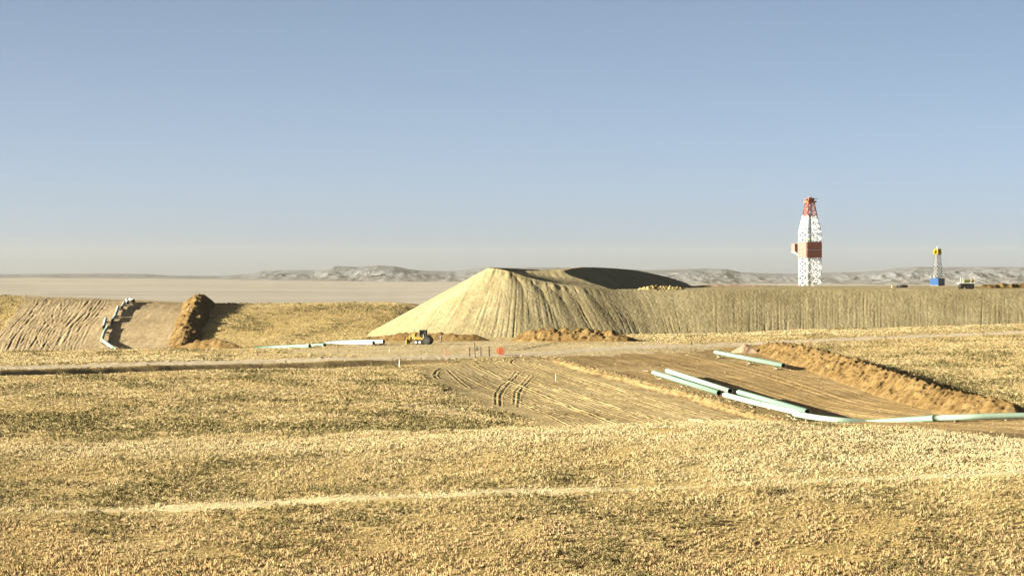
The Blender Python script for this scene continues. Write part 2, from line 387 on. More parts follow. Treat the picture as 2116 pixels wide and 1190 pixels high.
bankface = bb & (((sdb < 0) & (db + wv < 2.8)) | ((sdb > 0) & (db < 1.2))) & (PX < 1680) & (PX > 1120)
strip_right |= bankface; clearing &= ~bankface

def rut(Pxy, width, depth, rim=0.5, rough=1.0):
    global Z
    P, _ = resample(Pxy, 3.0); x0, y0 = P.min(0) - 3; x1, y1 = P.max(0) + 3
    i0, i1 = np.searchsorted(YG, [y0, y1]); 
    u0, u1 = min(x0 / y0, x0 / y1), max(x1 / y0, x1 / y1); j0, j1 = np.searchsorted(UG, [u0, u1])
    if i1 <= i0 or j1 <= j0: return
    sl_ = (slice(i0, i1), slice(j0, j1)); d, _, s = poly_dist(XX[sl_], YY[sl_], P)
    d = d + perlin(XX[sl_] / 1.3, YY[sl_] / 1.3, 77) * width * 0.25 * rough
    k = depth * (0.8 + 0.45 * rough * perlin(s / 6, s * 0 + width * 50 + depth * 31, 5))
    k = k * ~road[sl_]
    Z[sl_] += -k * np.exp(-(d / (width * 0.5))**2) + rim * k * np.exp(-((d - width * 0.95) / (width * 0.4))**2)
def zoomed(ox, oy, sc, L): return [[(ox + a / sc, oy + b / sc) for a, b in l] for l in L]
HILL = zoomed(0, 600, 8.817, [
    [(650, 170), (600, 290), (430, 460), (250, 640), (60, 800), (0, 900)],
    [(860, 165), (860, 220), (760, 330), (600, 480), (440, 650), (300, 800), (200, 980), (160, 1130)],
    [(1000, 250), (870, 400), (740, 530), (560, 680), (420, 800), (340, 960), (300, 1100)],
    [(1130, 195), (1110, 380), (1080, 480), (1060, 560), (990, 640)],
    [(1080, 215), (990, 350), (960, 480), (970, 620), (920, 680), (840, 800), (800, 950)],
    [(810, 490), (815, 620), (680, 800), (690, 930), (770, 1070)],
    [(1370, 195), (1200, 400), (1060, 600), (940, 740), (850, 900), (780, 1060)],
    [(1640, 205), (1480, 330), (1370, 500), (1220, 660), (1160, 780), (1080, 950), (1060, 1100)],
    [(1700, 240), (1560, 400), (1420, 560), (1290, 740), (1230, 900), (1190, 1090)],
    [(1900, 320), (1720, 430), (1560, 580), (1420, 740), (1340, 900), (1290, 1090)],
    [(770, 590), (600, 740), (520, 880), (450, 1090)], [(870, 600), (930, 680), (1000, 730), (1140, 790), (1220, 830)],
    [(1830, 500), (1680, 640), (1560, 860), (1500, 1000)], [(2000, 330), (1800, 430), (1700, 520)],
    [(850, 920), (900, 1020), (1000, 1100)], [(740, 180), (640, 330), (500, 500), (330, 690), (200, 860), (80, 1100)],
    [(1240, 270), (1120, 420), (1000, 560), (800, 720), (640, 900), (560, 1090)], [(1010, 290), (1100, 380), (1040, 330), (1150, 260)]])
for k, l in enumerate(HILL): rut(line_on(l, 770, 912), 0.5 if k not in (1, 7) else 0.8, 0.065 if k < 11 else 0.055, 0.9, 0.3)
for k in range(60):                             # finer wheel marks over the same slope
    a = random.uniform(70, 225); x = a; l = []
    for q in range(7):
        t = q / 6; l.append((x, 618 + 112 * t)); x -= random.uniform(0.3, 1.1) * 24 * (1 - 0.4 * t)
    rut(line_on(l, 770, 912), random.uniform(0.3, 0.6), random.uniform(0.02, 0.06), 0.9, 0.4)
MID = zoomed(780, 720, 3.023, [
    [(400, 118), (368, 140), (358, 165), (372, 187), (420, 205), (560, 250), (740, 310), (900, 350), (1100, 400), (1300, 445)],
    [(440, 130), (500, 190), (570, 245)], [(870, 125), (830, 180), (770, 230), (740, 290), (740, 350)],
    [(900, 130), (800, 240), (770, 300), (770, 360)], [(955, 150), (900, 220), (860, 270), (855, 345)],
    [(980, 160), (910, 235), (885, 290), (880, 360)], [(900, 58), (850, 66), (838, 75), (870, 95), (1000, 140), (1200, 200), (1400, 250)],
    [(560, 150), (800, 240), (1000, 300), (1300, 390), (1500, 450)], [(600, 135), (900, 220), (1200, 310), (1500, 410), (1700, 455)],
    [(700, 130), (1000, 215), (1300, 300), (1600, 385), (1900, 455)], [(1150, 230), (1300, 290), (1450, 340), (1600, 380), (1800, 420), (1990, 455)],
    [(480, 140), (700, 250), (900, 320), (1100, 370)], [(1000, 110), (1300, 210), (1600, 300), (1900, 390)], [(1050, 85), (1400, 200), (1800, 330), (2000, 390)]])
for k, l in enumerate(MID): rut(line_on(l, 385, 640), 0.34 if k in (2, 3, 4, 5) else 0.42, 0.06 if k in (2, 3, 4, 5) else 0.085, 0.9, 0.5)
for k in range(30):
    t0 = random.random(); a = (930 + 200 * t0, 752 - 4 * t0); b = (1180 + 430 * t0, 880)
    l = [(a[0] + (b[0] - a[0]) * t**1.1, a[1] + (b[1] - a[1]) * t) for t in (0, .15, .3, .5, .7, .85, 1)]
    rut(line_on(l, 385, 640), random.uniform(0.2, 0.5), random.uniform(0.03, 0.08), 0.9)
LE = [(1150, 736), (1260, 766), (1400, 800), (1540, 842), (1680, 868), (1900, 882), (2200, 905)]
RE = [(1470, 716), (1570, 735), (1660, 765), (1760, 800), (1880, 838), (2000, 860), (2250, 878)]
for k in range(34):
    t0 = random.uniform(0.06, 0.95); l = [(a[0] * (1 - t0) + b[0] * t0, a[1] * (1 - t0) + b[1] * t0) for a, b in zip(LE, RE)]
    rut(line_on(l, 340, 720), random.uniform(0.3, 1.0), random.uniform(0.01, 0.035), 0.7)
for k in range(14):                             # crossing and haul tracks beside the road
    l = [(820 + 60 * random.random(), 722 + random.uniform(-8, 10)), (1000, 712 + random.uniform(-8, 14)), (1200, 708 + random.uniform(-6, 14)), (1430, 716 + random.uniform(-5, 10))]
    rut(line_on(l, 560, 800), random.uniform(0.4, 0.9), random.uniform(0.05, 0.12), 0.6)

# --- cut the sheet into the setting's surfaces (shared borders, no overlaps)
plain = YY > 1000
tline = np.interp(PX, [0, 250, 500, 800, 1058, 1300, 1500, 1700, 1900, 2116], [1062, 1054, 1044, 1030, 1017, 1007, 1000, 993, 986, 978])
path = grassy & (YY > 240) & (YY < 300) & (np.abs(PY0 - tline + wob * 1.5) < np.interp(PX, [-100, 150, 400, 1000, 1300, 1600, 1900, 2200], [0, 1.5, 5.0, 5.5, 2.5, 1.2, 3.5, 5]) * (1 + 0.5 * wob2))
idx = np.arange(NR * NU).reshape(NR, NU)
q = np.stack([idx[:-1, :-1], idx[:-1, 1:], idx[1:, 1:], idx[1:, :-1]], -1).reshape(-1, 4)
zone = np.zeros((NR, NU), int); zone[strip_left] = 1; zone[strip_right] = 2; zone[clearing] = 3; zone[road] = 4; zone[bank] = 6; zone[strip_right & (QY < 738 - np.clip(PX - 1180, 0, None) * 0.055) & (PX < 1530)] = 7; zone[plain] = 5; zone[path] = 8
zf = zone[:-1, :-1].ravel()
V = np.stack([XX, YY, Z], -1).reshape(-1, 3)
def surface(name, z, m, label, cat):
    f = q[zf == z]; used, inv = np.unique(f, return_inverse=True)
    o = link_mesh(name, np_mesh(name, V[used], inv.reshape(f.shape), True), [m])
    return tag(o, label, cat, None, 'structure')
surface('ground', 0, M['soil'], 'rolling ground covered in dry golden grass and sagebrush', 'ground')
surface('dirt_track', 1, M['dirt_pale'], 'rutted pale dirt strip climbing the hill at the left under the pipe string', 'dirt track')
surface('dirt_track', 2, M['dirt'], 'graded tan dirt strip where the mint pipes lie on the right', 'dirt track')
surface('dirt_clearing', 3, M['dirt_sand'], 'lower bare clearing with curved tyre tracks below the cut bank', 'dirt clearing')
surface('road', 4, M['road'], 'pale gravel road crossing the whole view in front of the mound', 'road')
surface('dirt_track', 7, M['dirt_cross'], 'pale bare dirt crossing between the gravel road and the mound foot', 'dirt track')
surface('path', 8, M['path'], 'pale worn path crossing the foreground grass', 'path')
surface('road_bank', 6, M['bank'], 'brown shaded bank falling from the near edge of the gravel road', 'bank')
surface('plain', 5, M['plain'], 'pale hazy plain reaching to the distant badlands', 'plain')
def zone_at(x, y):
    j = np.clip(np.searchsorted(UG, x / y), 0, NU - 1); i = np.clip(np.searchsorted(YG, y), 0, NR - 1); return zone[i, j]

# ------------------------------------------------------------------ distant badlands
sil = np.array([(-600, 566), (0, 566.5), (100, 566), (200, 565), (300, 566), (350, 569), (450, 570), (500, 566), (540, 560), (600, 558), (650, 558), (690, 549.5), (740, 551), (780, 548), (815, 550), (840, 555), (870, 559), (940, 560), (975, 556), (1000, 553), (1150, 552), (1290, 556), (1340, 558), (1400, 556), (1450, 554.5), (1500, 556), (1530, 562), (1620, 566), (1700, 563), (1780, 562), (1850, 554), (1900, 551), (1960, 552), (2060, 551), (2116, 552), (2700, 553)])
um = np.r_[np.linspace(-0.45, -0.2, 60), np.arange(-0.199, 0.1991, 0.00028), np.linspace(0.2, 0.45, 60)]
ym = np.r_[np.linspace(10300, 11700, 90), np.linspace(11750, 12900, 10)]
UM, YM = np.meshgrid(um, ym); XM = UM * YM; pm = UM * F + CX
crest = (HZ - np.interp(pm, sil[:, 0], sil[:, 1])) * 11600 / F
basez = np.interp(np.clip(pm, 0, 2116), PXC, STZ[-2]) - 1.5
tm = np.clip((YM - 10350) / (11600 - 10350), 0, 1)
wrp = fbm(XM / 500, YM / 500, 3, 61) * 0.10
tm2 = np.clip(tm + wrp * np.sin(np.pi * tm), 0, 1)
prof = 0.42 * sstep(0.05, 0.45, tm2) + 0.36 * sstep(0.5, 0.74, tm2) + 0.22 * sstep(0.72, 1.0, tm2)
rg = ridged(XM / 120, YM / 300, 4, 70); rg2 = ridged(XM / 42, YM / 90, 3, 75)
H = np.maximum(crest - basez, 4)
ZM = basez + H * (prof - 0.22 * (0.95 - rg) * np.sin(np.pi * np.clip(tm2, 0.02, 0.97)) * 1.6 - 0.05 * (0.9 - rg2) * np.sin(np.pi * tm2))
ZM = np.maximum(ZM, basez - 3)
ZM = np.where(YM > 11650, ZM - (YM - 11650) * 0.04, ZM)
nr, nu = ZM.shape; im = np.arange(nr * nu).reshape(nr, nu)
fm = np.stack([im[:-1, :-1], im[:-1, 1:], im[1:, 1:], im[1:, :-1]], -1).reshape(-1, 4)
cap_shade = np.clip(sstep(0.26, 0.46, (ZM - basez) / H + 0.25 * fbm(XM / 60, YM / 90, 3, 65)), 0, 1)[..., None]
hcol = np.array([0.225, 0.222, 0.232]) * (1 - cap_shade) + np.array([0.195, 0.21, 0.245]) * cap_shade  # bluish shade of the upper cliffs put into the tint
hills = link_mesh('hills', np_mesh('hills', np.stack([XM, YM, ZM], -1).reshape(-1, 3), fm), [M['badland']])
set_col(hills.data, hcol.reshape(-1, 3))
tag(hills, 'long line of pale gullied badland hills along the horizon', 'hills', None, 'structure')

# ------------------------------------------------------------------ the great earth mound and its bench
def wpt(px, py, Y): return ((px - CX) / F * Y, Y, (HZ - py) / F * Y)
RIM = np.array([wpt(*p) for p in [(1010, 552.5, 816), (1022, 554, 811), (1050, 560, 808), (1085, 571, 806), (1130, 582, 805), (1200, 592, 805), (1260, 597.5, 807), (1330, 600, 809), (1440, 599, 811), (1650, 597, 817), (1900, 597, 822), (2116, 598, 826), (2500, 598.5, 834)]])
BACK = np.array([wpt(*p) for p in [(1010, 552.5, 816), (1035, 553.5, 832), (1080, 555.5, 858), (1134, 557.5, 895), (1150, 556, 960), (1160, 556, 1040)]])
CR2 = np.array([wpt(*p) for p in [(1163, 560.5, 846), (1178, 555.5, 856), (1210, 552, 872), (1250, 553, 900), (1300, 556.5, 945), (1350, 565, 985), (1400, 578, 1015), (1438, 594, 1040)]])
TANF = 0.545
def sweep(X, Y, P, tan, step=5.0):
    """the slope of repose that falls away from a crest line: height and crest position for every point"""
    Pr, t = resample(P, step); best = np.full(X.shape, -1e9); arg = np.zeros(X.shape)
    for p, q, s0, s1 in zip(Pr[:-1], Pr[1:], t[:-1], t[1:]):
        dx, dy = q[0] - p[0], q[1] - p[1]; l2 = dx * dx + dy * dy + 1e-9
        f = np.clip(((X - p[0]) * dx + (Y - p[1]) * dy) / l2, 0, 1); v = p[2] + f * (q[2] - p[2]) - tan * np.hypot(X - p[0] - f * dx, Y - p[1] - f * dy)
        k = v > best; best[k] = v[k]; arg[k] = (s0 + f * (s1 - s0))[k]
    return best, arg
def tps(pts, X, Y):
    P = np.asarray(pts); c = P[:, :2].mean(0); A = (P[:, :2] - c) / 50; n = len(A)
    def phi(r2): return 0.5 * r2 * np.log(r2 + 1e-12)
    K = phi(((A[:, None] - A[None])**2).sum(-1)); Q = np.c_[np.ones(n), A]
    L = np.block([[K + 1e-4 * np.eye(n), Q], [Q.T, np.zeros((3, 3))]]); w = np.linalg.solve(L, np.r_[P[:, 2], 0, 0, 0])
    x, y = (X - c[0]) / 50, (Y - c[1]) / 50; r = w[n] + w[n + 1] * x + w[n + 2] * y
    for i in range(n): r = r + w[i] * phi((x - A[i, 0])**2 + (y - A[i, 1])**2)
    return r
xm = np.r_[np.arange(-62, 190, 0.21), np.arange(190, 260, 2.0)]
yv = np.r_[np.arange(762, 842, 0.24), np.arange(842, 900, 0.8), np.arange(900, 1045, 3)]
MX, MY = np.meshgrid(xm, yv)
zr, ar = sweep(MX, MY, RIM, TANF)
zb_, ab_ = sweep(MX, MY, BACK, TANF)
rimy = np.interp(MX, RIM[:, 0], RIM[:, 1])
inside = (MY > rimy) & (MX > RIM[0, 0])
xback = np.interp(MY, BACK[:, 1], BACK[:, 0])
ramp_pts = [tuple(p) for p in RIM[1:7]] + [wpt(1035, 557, 830), wpt(1080, 559.5, 850), wpt(1110, 560.5, 866), wpt(1140, 560.5, 872), wpt(1163, 560.5, 848), wpt(1172, 568, 838), wpt(1190, 578, 830), wpt(1220, 589, 822), wpt(1260, 596, 818), wpt(1300, 598.5, 820), wpt(1130, 570, 836), wpt(1160, 580, 822)]
zt = tps(ramp_pts, MX, MY)
bench = -5.05 + 0.0 * MX + np.where(MX > 40, 0.05 * fbm(MX / 9, MY / 9, 3, 81), 0)
z2, a2 = sweep(MX, MY, CR2, 0.50)
lim = np.interp(MY, [805, 846, 860, 900, 945, 1045], [30, 13, 14, 20, 30, 48])
top = np.where(MX < np.interp(MY, [805, 822, 838, 848, 872, 1045], [29.5, 27, 17, 15.5, 16, 18]), np.maximum(zt, -5.05), bench)
top = np.minimum(top, 0.9)
crx = np.interp(MY, CR2[:, 1], CR2[:, 0]); behind2 = (MX < crx) & (MY > 846) & (MX > 0)
top = np.where(behind2, np.maximum(top, np.interp(MY, CR2[:, 1], CR2[:, 2]) - 0.05 - 0.11 * np.clip(crx - 2 - MX, 0, None)), top)
top = np.maximum(top, z2)
# shaded step behind the peak ridge
ridge_z = np.interp(MY, BACK[:, 1], BACK[:, 2]); dr = MX - xback
step_on = (MY > 814) & (dr > 0) & (dr < 6)
top = np.where((MY > 816) & (dr > 0) & (MX < 12), np.maximum(top, ridge_z - 0.62 * dr), top)
outl = np.maximum(zr, zb_)
ZMn = np.where(inside & (MX > xback), top, outl)
# gullies and rills down the slopes, following the fall line from the rim
slope = ~(inside & (MX > xback)); sarc = np.where(zr >= zb_, ar, -ab_)
drop = np.where(slope, np.where(zr >= zb_, np.interp(ar, resample(RIM, 1.5)[1], resample(RIM, 1.5)[0][:, 2]), np.interp(ab_, resample(BACK, 1.5)[1], resample(BACK, 1.5)[0][:, 2])) - ZMn, 0)
dist = drop / TANF
px_, py_ = MX, MY
radial = np.where(ar < 3.0, np.arctan2(MX - RIM[0, 0], RIM[0, 1] - MY) * 24, 0) + sarc
bl = sstep(20, 60, MX); rc = np.arctan2(MX - 3, 852 - MY) * 58 * (1 - bl) + (MX / MY * 812 + 4) * bl + fbm(MX / 16, MY / 16, 2, 90) * 0.18
def groove(c, w, d, L, seed): return np.exp(-(perlin(c / w, c * 0 + seed * 7.3, seed) / 0.16)**2) * np.clip(0.55 + 0.9 * perlin(c / w * 1.7, d / L, seed + 1), 0, 1.3)
gr = 0.20 * groove(rc, 1.8, dist, 26, 91) + 0.24 * groove(rc, 0.95, dist, 13, 95) + 0.16 * groove(rc, 0.5, dist, 8, 99) + 0.10 * fbm(rc / 7.0, dist / 16, 3, 103)
gr = 0.47 * gr * (1 + 0.15 * sstep(48, 5, MX)) * np.clip(0.8 + 0.6 * fbm(rc / 9, dist / 30, 2, 107), 0.4, 1.25) * sstep(0.2, 5, dist) * (0.38 + 0.38 * sstep(8, 24, dist)) + fbm(MX / 0.8, MY / 0.8, 3, 97) * 0.035 * sstep(0, 2, dist)
ZMn = ZMn - np.where(slope, gr, fbm(MX / 2.0, MY / 2.0, 3, 98) * 0.05)
# chalky scallops under the peak's rim
ZMn += np.where(slope & (zr >= zb_), 0.45 * np.abs(perlin(rc / 2.3, rc * 0 + 3.3, 130)) * np.exp(-((dist - 2.2) / 1.6)**2) * sstep(3, 6, ar) * sstep(40, 26, ar), 0)
# wheel tracks on the haul ramp
for off in (0.0, 2.2, 6.5, 8.6):
    tp = np.array([(RIM[6, 0] - 2.0 - off * 0.3, RIM[6, 1] + 4 + off * 0.4), (RIM[5, 0] - off * 0.8, 818 + off * 0.5), (14.5 - off * 1.1, 832), (13.5 - off * 1.1, 848), (14 - off, 872)])
    dt, _, _ = poly_dist(MX, MY, resample(tp, 2)[0]); ZMn -= np.where(~slope, 0.035 * np.exp(-(dt / 0.5)**2) - 0.02 * np.exp(-((dt - 1.0) / 0.45)**2), 0)
gz = height(MX, MY); keep = ZMn > gz - 0.6
nr, nu = ZMn.shape; im = np.arange(nr * nu).reshape(nr, nu)
fm = np.stack([im[:-1, :-1], im[:-1, 1:], im[1:, 1:], im[1:, :-1]], -1).reshape(-1, 4)
kf = (keep[:-1, :-1] & keep[1:, 1:] & keep[1:, :-1] & keep[:-1, 1:]).ravel(); fm = fm[kf]
Vm = np.stack([MX, MY, ZMn], -1).reshape(-1, 3); used, inv = np.unique(fm, return_inverse=True)
mtint = 1 + np.where(slope, 0.13 * perlin(rc / 0.9, dist / 14, 141) + 0.12 * perlin(rc / 2.6, dist / 22, 143) + 0.08 * fbm(MX / 6, MY / 6, 3, 145), 0.06 * fbm(MX / 3, MY / 12, 3, 147))
mound = link_mesh('hill', np_mesh('hill', Vm[used], inv.reshape(fm.shape), False), [M['clay']])
tag(mound, 'huge khaki earth mound with rilled slopes, haul ramp and long flat bench', 'earth mound', None, 'structure')
set_col(mound.data, np.repeat(mtint.reshape(-1, 1)[used], 3, 1))
def mound_z(x, y):
    i = int(np.clip(np.searchsorted(yv, y), 0, len(yv) - 1)); j = int(np.clip(np.searchsorted(xm, x), 0, len(xm) - 1)); return float(ZMn[i, j])

# ------------------------------------------------------------------ spoil heaps (each a thing)
def heap(name, label, cat, P, m, lump=0.25, seed=0, step=0.3, hf=None, group=None, skew=0.0, lumpscale=2.2):
    """P rows: x, y, half width, height"""
    hf = hf or height
    Pr, t = resample(P, step); n = len(Pr); k = max(9, int(2 * Pr[:, 2].max() / step)); T = np.linspace(-1, 1, k)
    tx = np.gradient(Pr[:, 0]); ty = np.gradient(Pr[:, 1]); l = np.hypot(tx, ty); nx, ny = -ty / l, tx / l
    w = Pr[:, 2][:, None]; h = Pr[:, 3][:, None]
    X = Pr[:, 0][:, None] + nx[:, None] * T * w; Y = Pr[:, 1][:, None] + ny[:, None] * T * w
    tt = T[None] - skew * (1 - T[None]**2)
    pr = np.clip(1 - np.abs(tt), 0, 1); pr = np.where(pr > 0.75, 0.75 + (pr - 0.75) * 0.7, pr)
    g = hf(X, Y)
    Zh = g + h * pr + h * lump * (fbm(X / lumpscale, Y / lumpscale, 4, 200 + seed) * np.minimum(pr * 3, 1)) + fbm(X / 0.6, Y / 0.6, 2, 230 + seed) * 0.07 * np.minimum(pr * 3, 1)
    Zh = np.where(np.abs(T[None]) > 0.97, g - 0.25, Zh)
    Zh[0] = Zh[-1] = -0.25; Zh[0] += g[0]; Zh[-1] += g[-1]
    c = (float(Pr[:, 0].mean()), float(Pr[:, 1].mean()), float(g.mean()))
    im = np.arange(n * k).reshape(n, k); f = np.stack([im[:-1, :-1], im[1:, :-1], im[1:, 1:], im[:-1, 1:]], -1).reshape(-1, 4)
    o = link_mesh(name, np_mesh(name, np.stack([X, Y, Zh], -1).reshape(-1, 3) - np.array(c), f), [m]); o.location = c
    return tag(o, label, cat, group)
def gp(px, py, lo, hi): return ground_at(px, py, lo, hi)[:2]
def hy(lst): return [((a - CX) / F * Y, Y, w, h) for a, Y, w, h in lst]
def hp(lst, lo, hi): return [(*gp(a, b, lo, hi), w, h) for a, b, w, h in lst]
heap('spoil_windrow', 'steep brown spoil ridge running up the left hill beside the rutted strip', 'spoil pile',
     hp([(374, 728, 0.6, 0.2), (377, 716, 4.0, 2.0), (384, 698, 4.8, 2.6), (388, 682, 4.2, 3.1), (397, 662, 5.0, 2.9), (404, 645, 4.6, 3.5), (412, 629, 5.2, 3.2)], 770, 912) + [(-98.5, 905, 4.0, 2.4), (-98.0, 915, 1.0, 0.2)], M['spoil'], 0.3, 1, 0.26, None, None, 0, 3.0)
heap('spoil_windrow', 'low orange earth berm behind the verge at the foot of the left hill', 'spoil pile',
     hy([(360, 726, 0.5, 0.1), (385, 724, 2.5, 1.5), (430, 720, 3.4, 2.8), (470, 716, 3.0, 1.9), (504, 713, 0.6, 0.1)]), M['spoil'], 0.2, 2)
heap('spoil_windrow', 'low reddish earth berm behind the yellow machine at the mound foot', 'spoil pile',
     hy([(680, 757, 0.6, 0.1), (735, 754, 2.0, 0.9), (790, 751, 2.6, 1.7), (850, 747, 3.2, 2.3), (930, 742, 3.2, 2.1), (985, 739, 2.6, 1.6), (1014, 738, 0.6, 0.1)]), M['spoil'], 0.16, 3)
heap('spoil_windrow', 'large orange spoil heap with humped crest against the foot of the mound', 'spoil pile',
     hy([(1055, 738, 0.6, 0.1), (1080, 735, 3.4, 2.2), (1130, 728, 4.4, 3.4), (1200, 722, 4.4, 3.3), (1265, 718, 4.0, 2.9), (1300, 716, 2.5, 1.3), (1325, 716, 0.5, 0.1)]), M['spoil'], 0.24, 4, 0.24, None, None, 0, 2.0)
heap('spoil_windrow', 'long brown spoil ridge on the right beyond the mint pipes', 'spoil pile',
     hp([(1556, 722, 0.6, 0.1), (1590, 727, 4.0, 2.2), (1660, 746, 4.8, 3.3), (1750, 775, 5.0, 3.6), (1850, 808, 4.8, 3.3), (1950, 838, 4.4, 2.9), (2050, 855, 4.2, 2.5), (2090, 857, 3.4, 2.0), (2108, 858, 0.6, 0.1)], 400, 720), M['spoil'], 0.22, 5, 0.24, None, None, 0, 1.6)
heap('spoil_cone', 'small pinkish grey dirt cone at the far end of the long brown ridge', 'spoil pile',
     hp([(1512, 727, 0.4, 0.1), (1526, 728, 2.0, 1.2), (1541, 728.5, 2.6, 2.1), (1555, 729, 2.0, 1.2), (1568, 730, 0.4, 0.1)], 560, 720), M['spoil_grey'], 0.08, 6, 0.2)
bz = lambda X, Y: np.full(np.shape(X), -5.05)
heap('rock_pile', 'row of yellow rubble dumped on the bench edge before the dark flank', 'rock pile',
     [(wpt(1316, 600, 813)[0], 813, 0.4, 0.1), (wpt(1340, 600, 813)[0], 813, 1.6, 1.1), (wpt(1365, 600, 814)[0], 814, 1.7, 1.0), (wpt(1395, 600, 814)[0], 814, 1.6, 0.85), (wpt(1420, 600, 814)[0], 814, 0.4, 0.1)], M['rubble'], 0.5, 7, 0.16, bz, None, 0, 0.8)
heap('spoil_windrow', 'low brown berm on the bench at the right end beside the dark truck', 'spoil pile',
     [(wpt(2010, 600, 880)[0], 880, 0.6, 0.1), (wpt(2040, 600, 882)[0], 882, 3.0, 1.3), (wpt(2090, 600, 884)[0], 884, 3.4, 1.6), (wpt(2180, 600, 886)[0], 886, 3.4, 1.7), (wpt(2260, 600, 886)[0], 886, 0.6, 0.1)], M['spoil'], 0.3, 8, 0.3, bz)
heap('spoil_windrow', 'long low grass-brown bank on the bench behind the yellow rubble', 'spoil pile',
     [(wpt(1425, 600, 985)[0], 985, 0.6, 0.1), (wpt(1470, 600, 985)[0], 985, 2.5, 0.75), (wpt(1560, 600, 985)[0], 985, 2.5, 0.6), (wpt(1640, 600, 985)[0], 985, 0.6, 0.1)], M['spoil_grey'], 0.2, 9, 0.4, bz)
# boulders of the rubble row
rock_me = []
for k in range(4):
    bm = bmesh.new(); bmesh.ops.create_icosphere(bm, subdivisions=2, radius=0.5)
    for v in bm.verts: v.co *= 0.75 + 0.5 * random.random(); v.co.z *= 0.75
    me = bpy.data.meshes.new('boulder'); bm.to_mesh(me); bm.free(); me.materials.append(M['rubble']); rock_me.append(me)
for k in range(24):
    px = random.uniform(1322, 1415); Y = random.uniform(811.5, 813.5); x = (px - CX) / F * Y; s = random.uniform(0.25, 0.6)
    o = bpy.data.objects.new('boulder', rock_me[k % 4]); COL.objects.link(o); o.location = (x, Y, -5.0 + random.uniform(0.1, 0.6)); o.scale = (s, s, s); o.rotation_euler = (0, 0, random.uniform(0, 6))
    tag(o, 'pale yellow boulder in the rubble row on the bench edge', 'boulder', 'boulders on the bench edge')

# ------------------------------------------------------------------ pipes on timber skids
PR = 0.457
def pipe(pts, lo, hi, hs, m, label, group, r=PR, name='pipe'):
    n = len(pts); hs = hs if isinstance(hs, list) else [hs] * n
    W_ = [wpt(*p) if len(p) == 3 else ground_at(p[0], p[1], lo, hi, h, Z) for p, h in zip(pts, hs)]
    if n == 6: P = [Vector(p) for p in W_]
    elif n > 2: P, _ = resample(W_, 1.0); P = [Vector(p) for p in P]
    else: P = [Vector(p) for p in W_]
    c = P[0].copy(); L = [p - c for p in P]; mb = MB()
    mb.tube(L, r, 20, False, 0); ri = r - 0.03
    inner = MB(); 
    mb.tube(L, ri, 20, False, 1)
    N = 20; nv = len(L) * N
    for e in (0, len(L) - 1):
        for k in range(N):
            k2 = (k + 1) % N; a, b2 = e * N + k, e * N + k2; mb.f.append((a, b2, nv + b2, nv + a) if e == 0 else (b2, a, nv + a, nv + b2)); mb.mi.append(1)
    o = mb.build(name, [m, M['bore']], None, True); o.location = c
    for mod in (o,): pass
    tag(o, label, 'pipe', group)
    # open right through; the bore's darkness is put into its colour
    return o, P
SKIDS = []
def skid(p, axis, h, label, group):
    """crib of timbers under a pipe; p = point on the pipe's axis"""
    g = float(height(p.x, p.y)); top = p.z - PR; hh = top - g
    if hh < 0.12: return
    a = Vector((axis.x, axis.y, 0)).normalized(); b = Vector((-a.y, a.x, 0)); mb = MB(); n = max(1, int(round(hh / 0.24))); t = hh / n
    for k in range(n):
        z = t * (k + 0.5)
        d, e = (b, a) if (n - k) % 2 else (a, b)
        for s in ((-0.42, 0.42) if hh < 0.85 else (-0.28, 0.28)):
            if (n - k) % 2 and n == 1 and s > 0: continue
            o_ = e * (s if n > 1 else 0); L = 0.85 if hh < 0.85 else 0.5
            mb.bar(Vector((0, 0, z)) + o_ - d * L, Vector((0, 0, z)) + o_ + d * L, 0.22, t * 0.985)
    o = mb.build('timber_skid', M['timber']); o.location = (p.x, p.y, g); tag(o, label, 'timber skid', group)
def along(P, f):
    L = [0]
    for a, b in zip(P[:-1], P[1:]): L.append(L[-1] + (b - a).length)
    t = f * L[-1]
    for i in range(len(P) - 1):
        if t <= L[i + 1] + 1e-6:
            k = (t - L[i]) / (L[i + 1] - L[i]); return P[i].lerp(P[i + 1], k), (P[i + 1] - P[i]).normalized()
GR, GLH, GLW = 'mint pipes on the right graded strip', 'pipes of the string climbing the left hill', 'white pipes by the road'
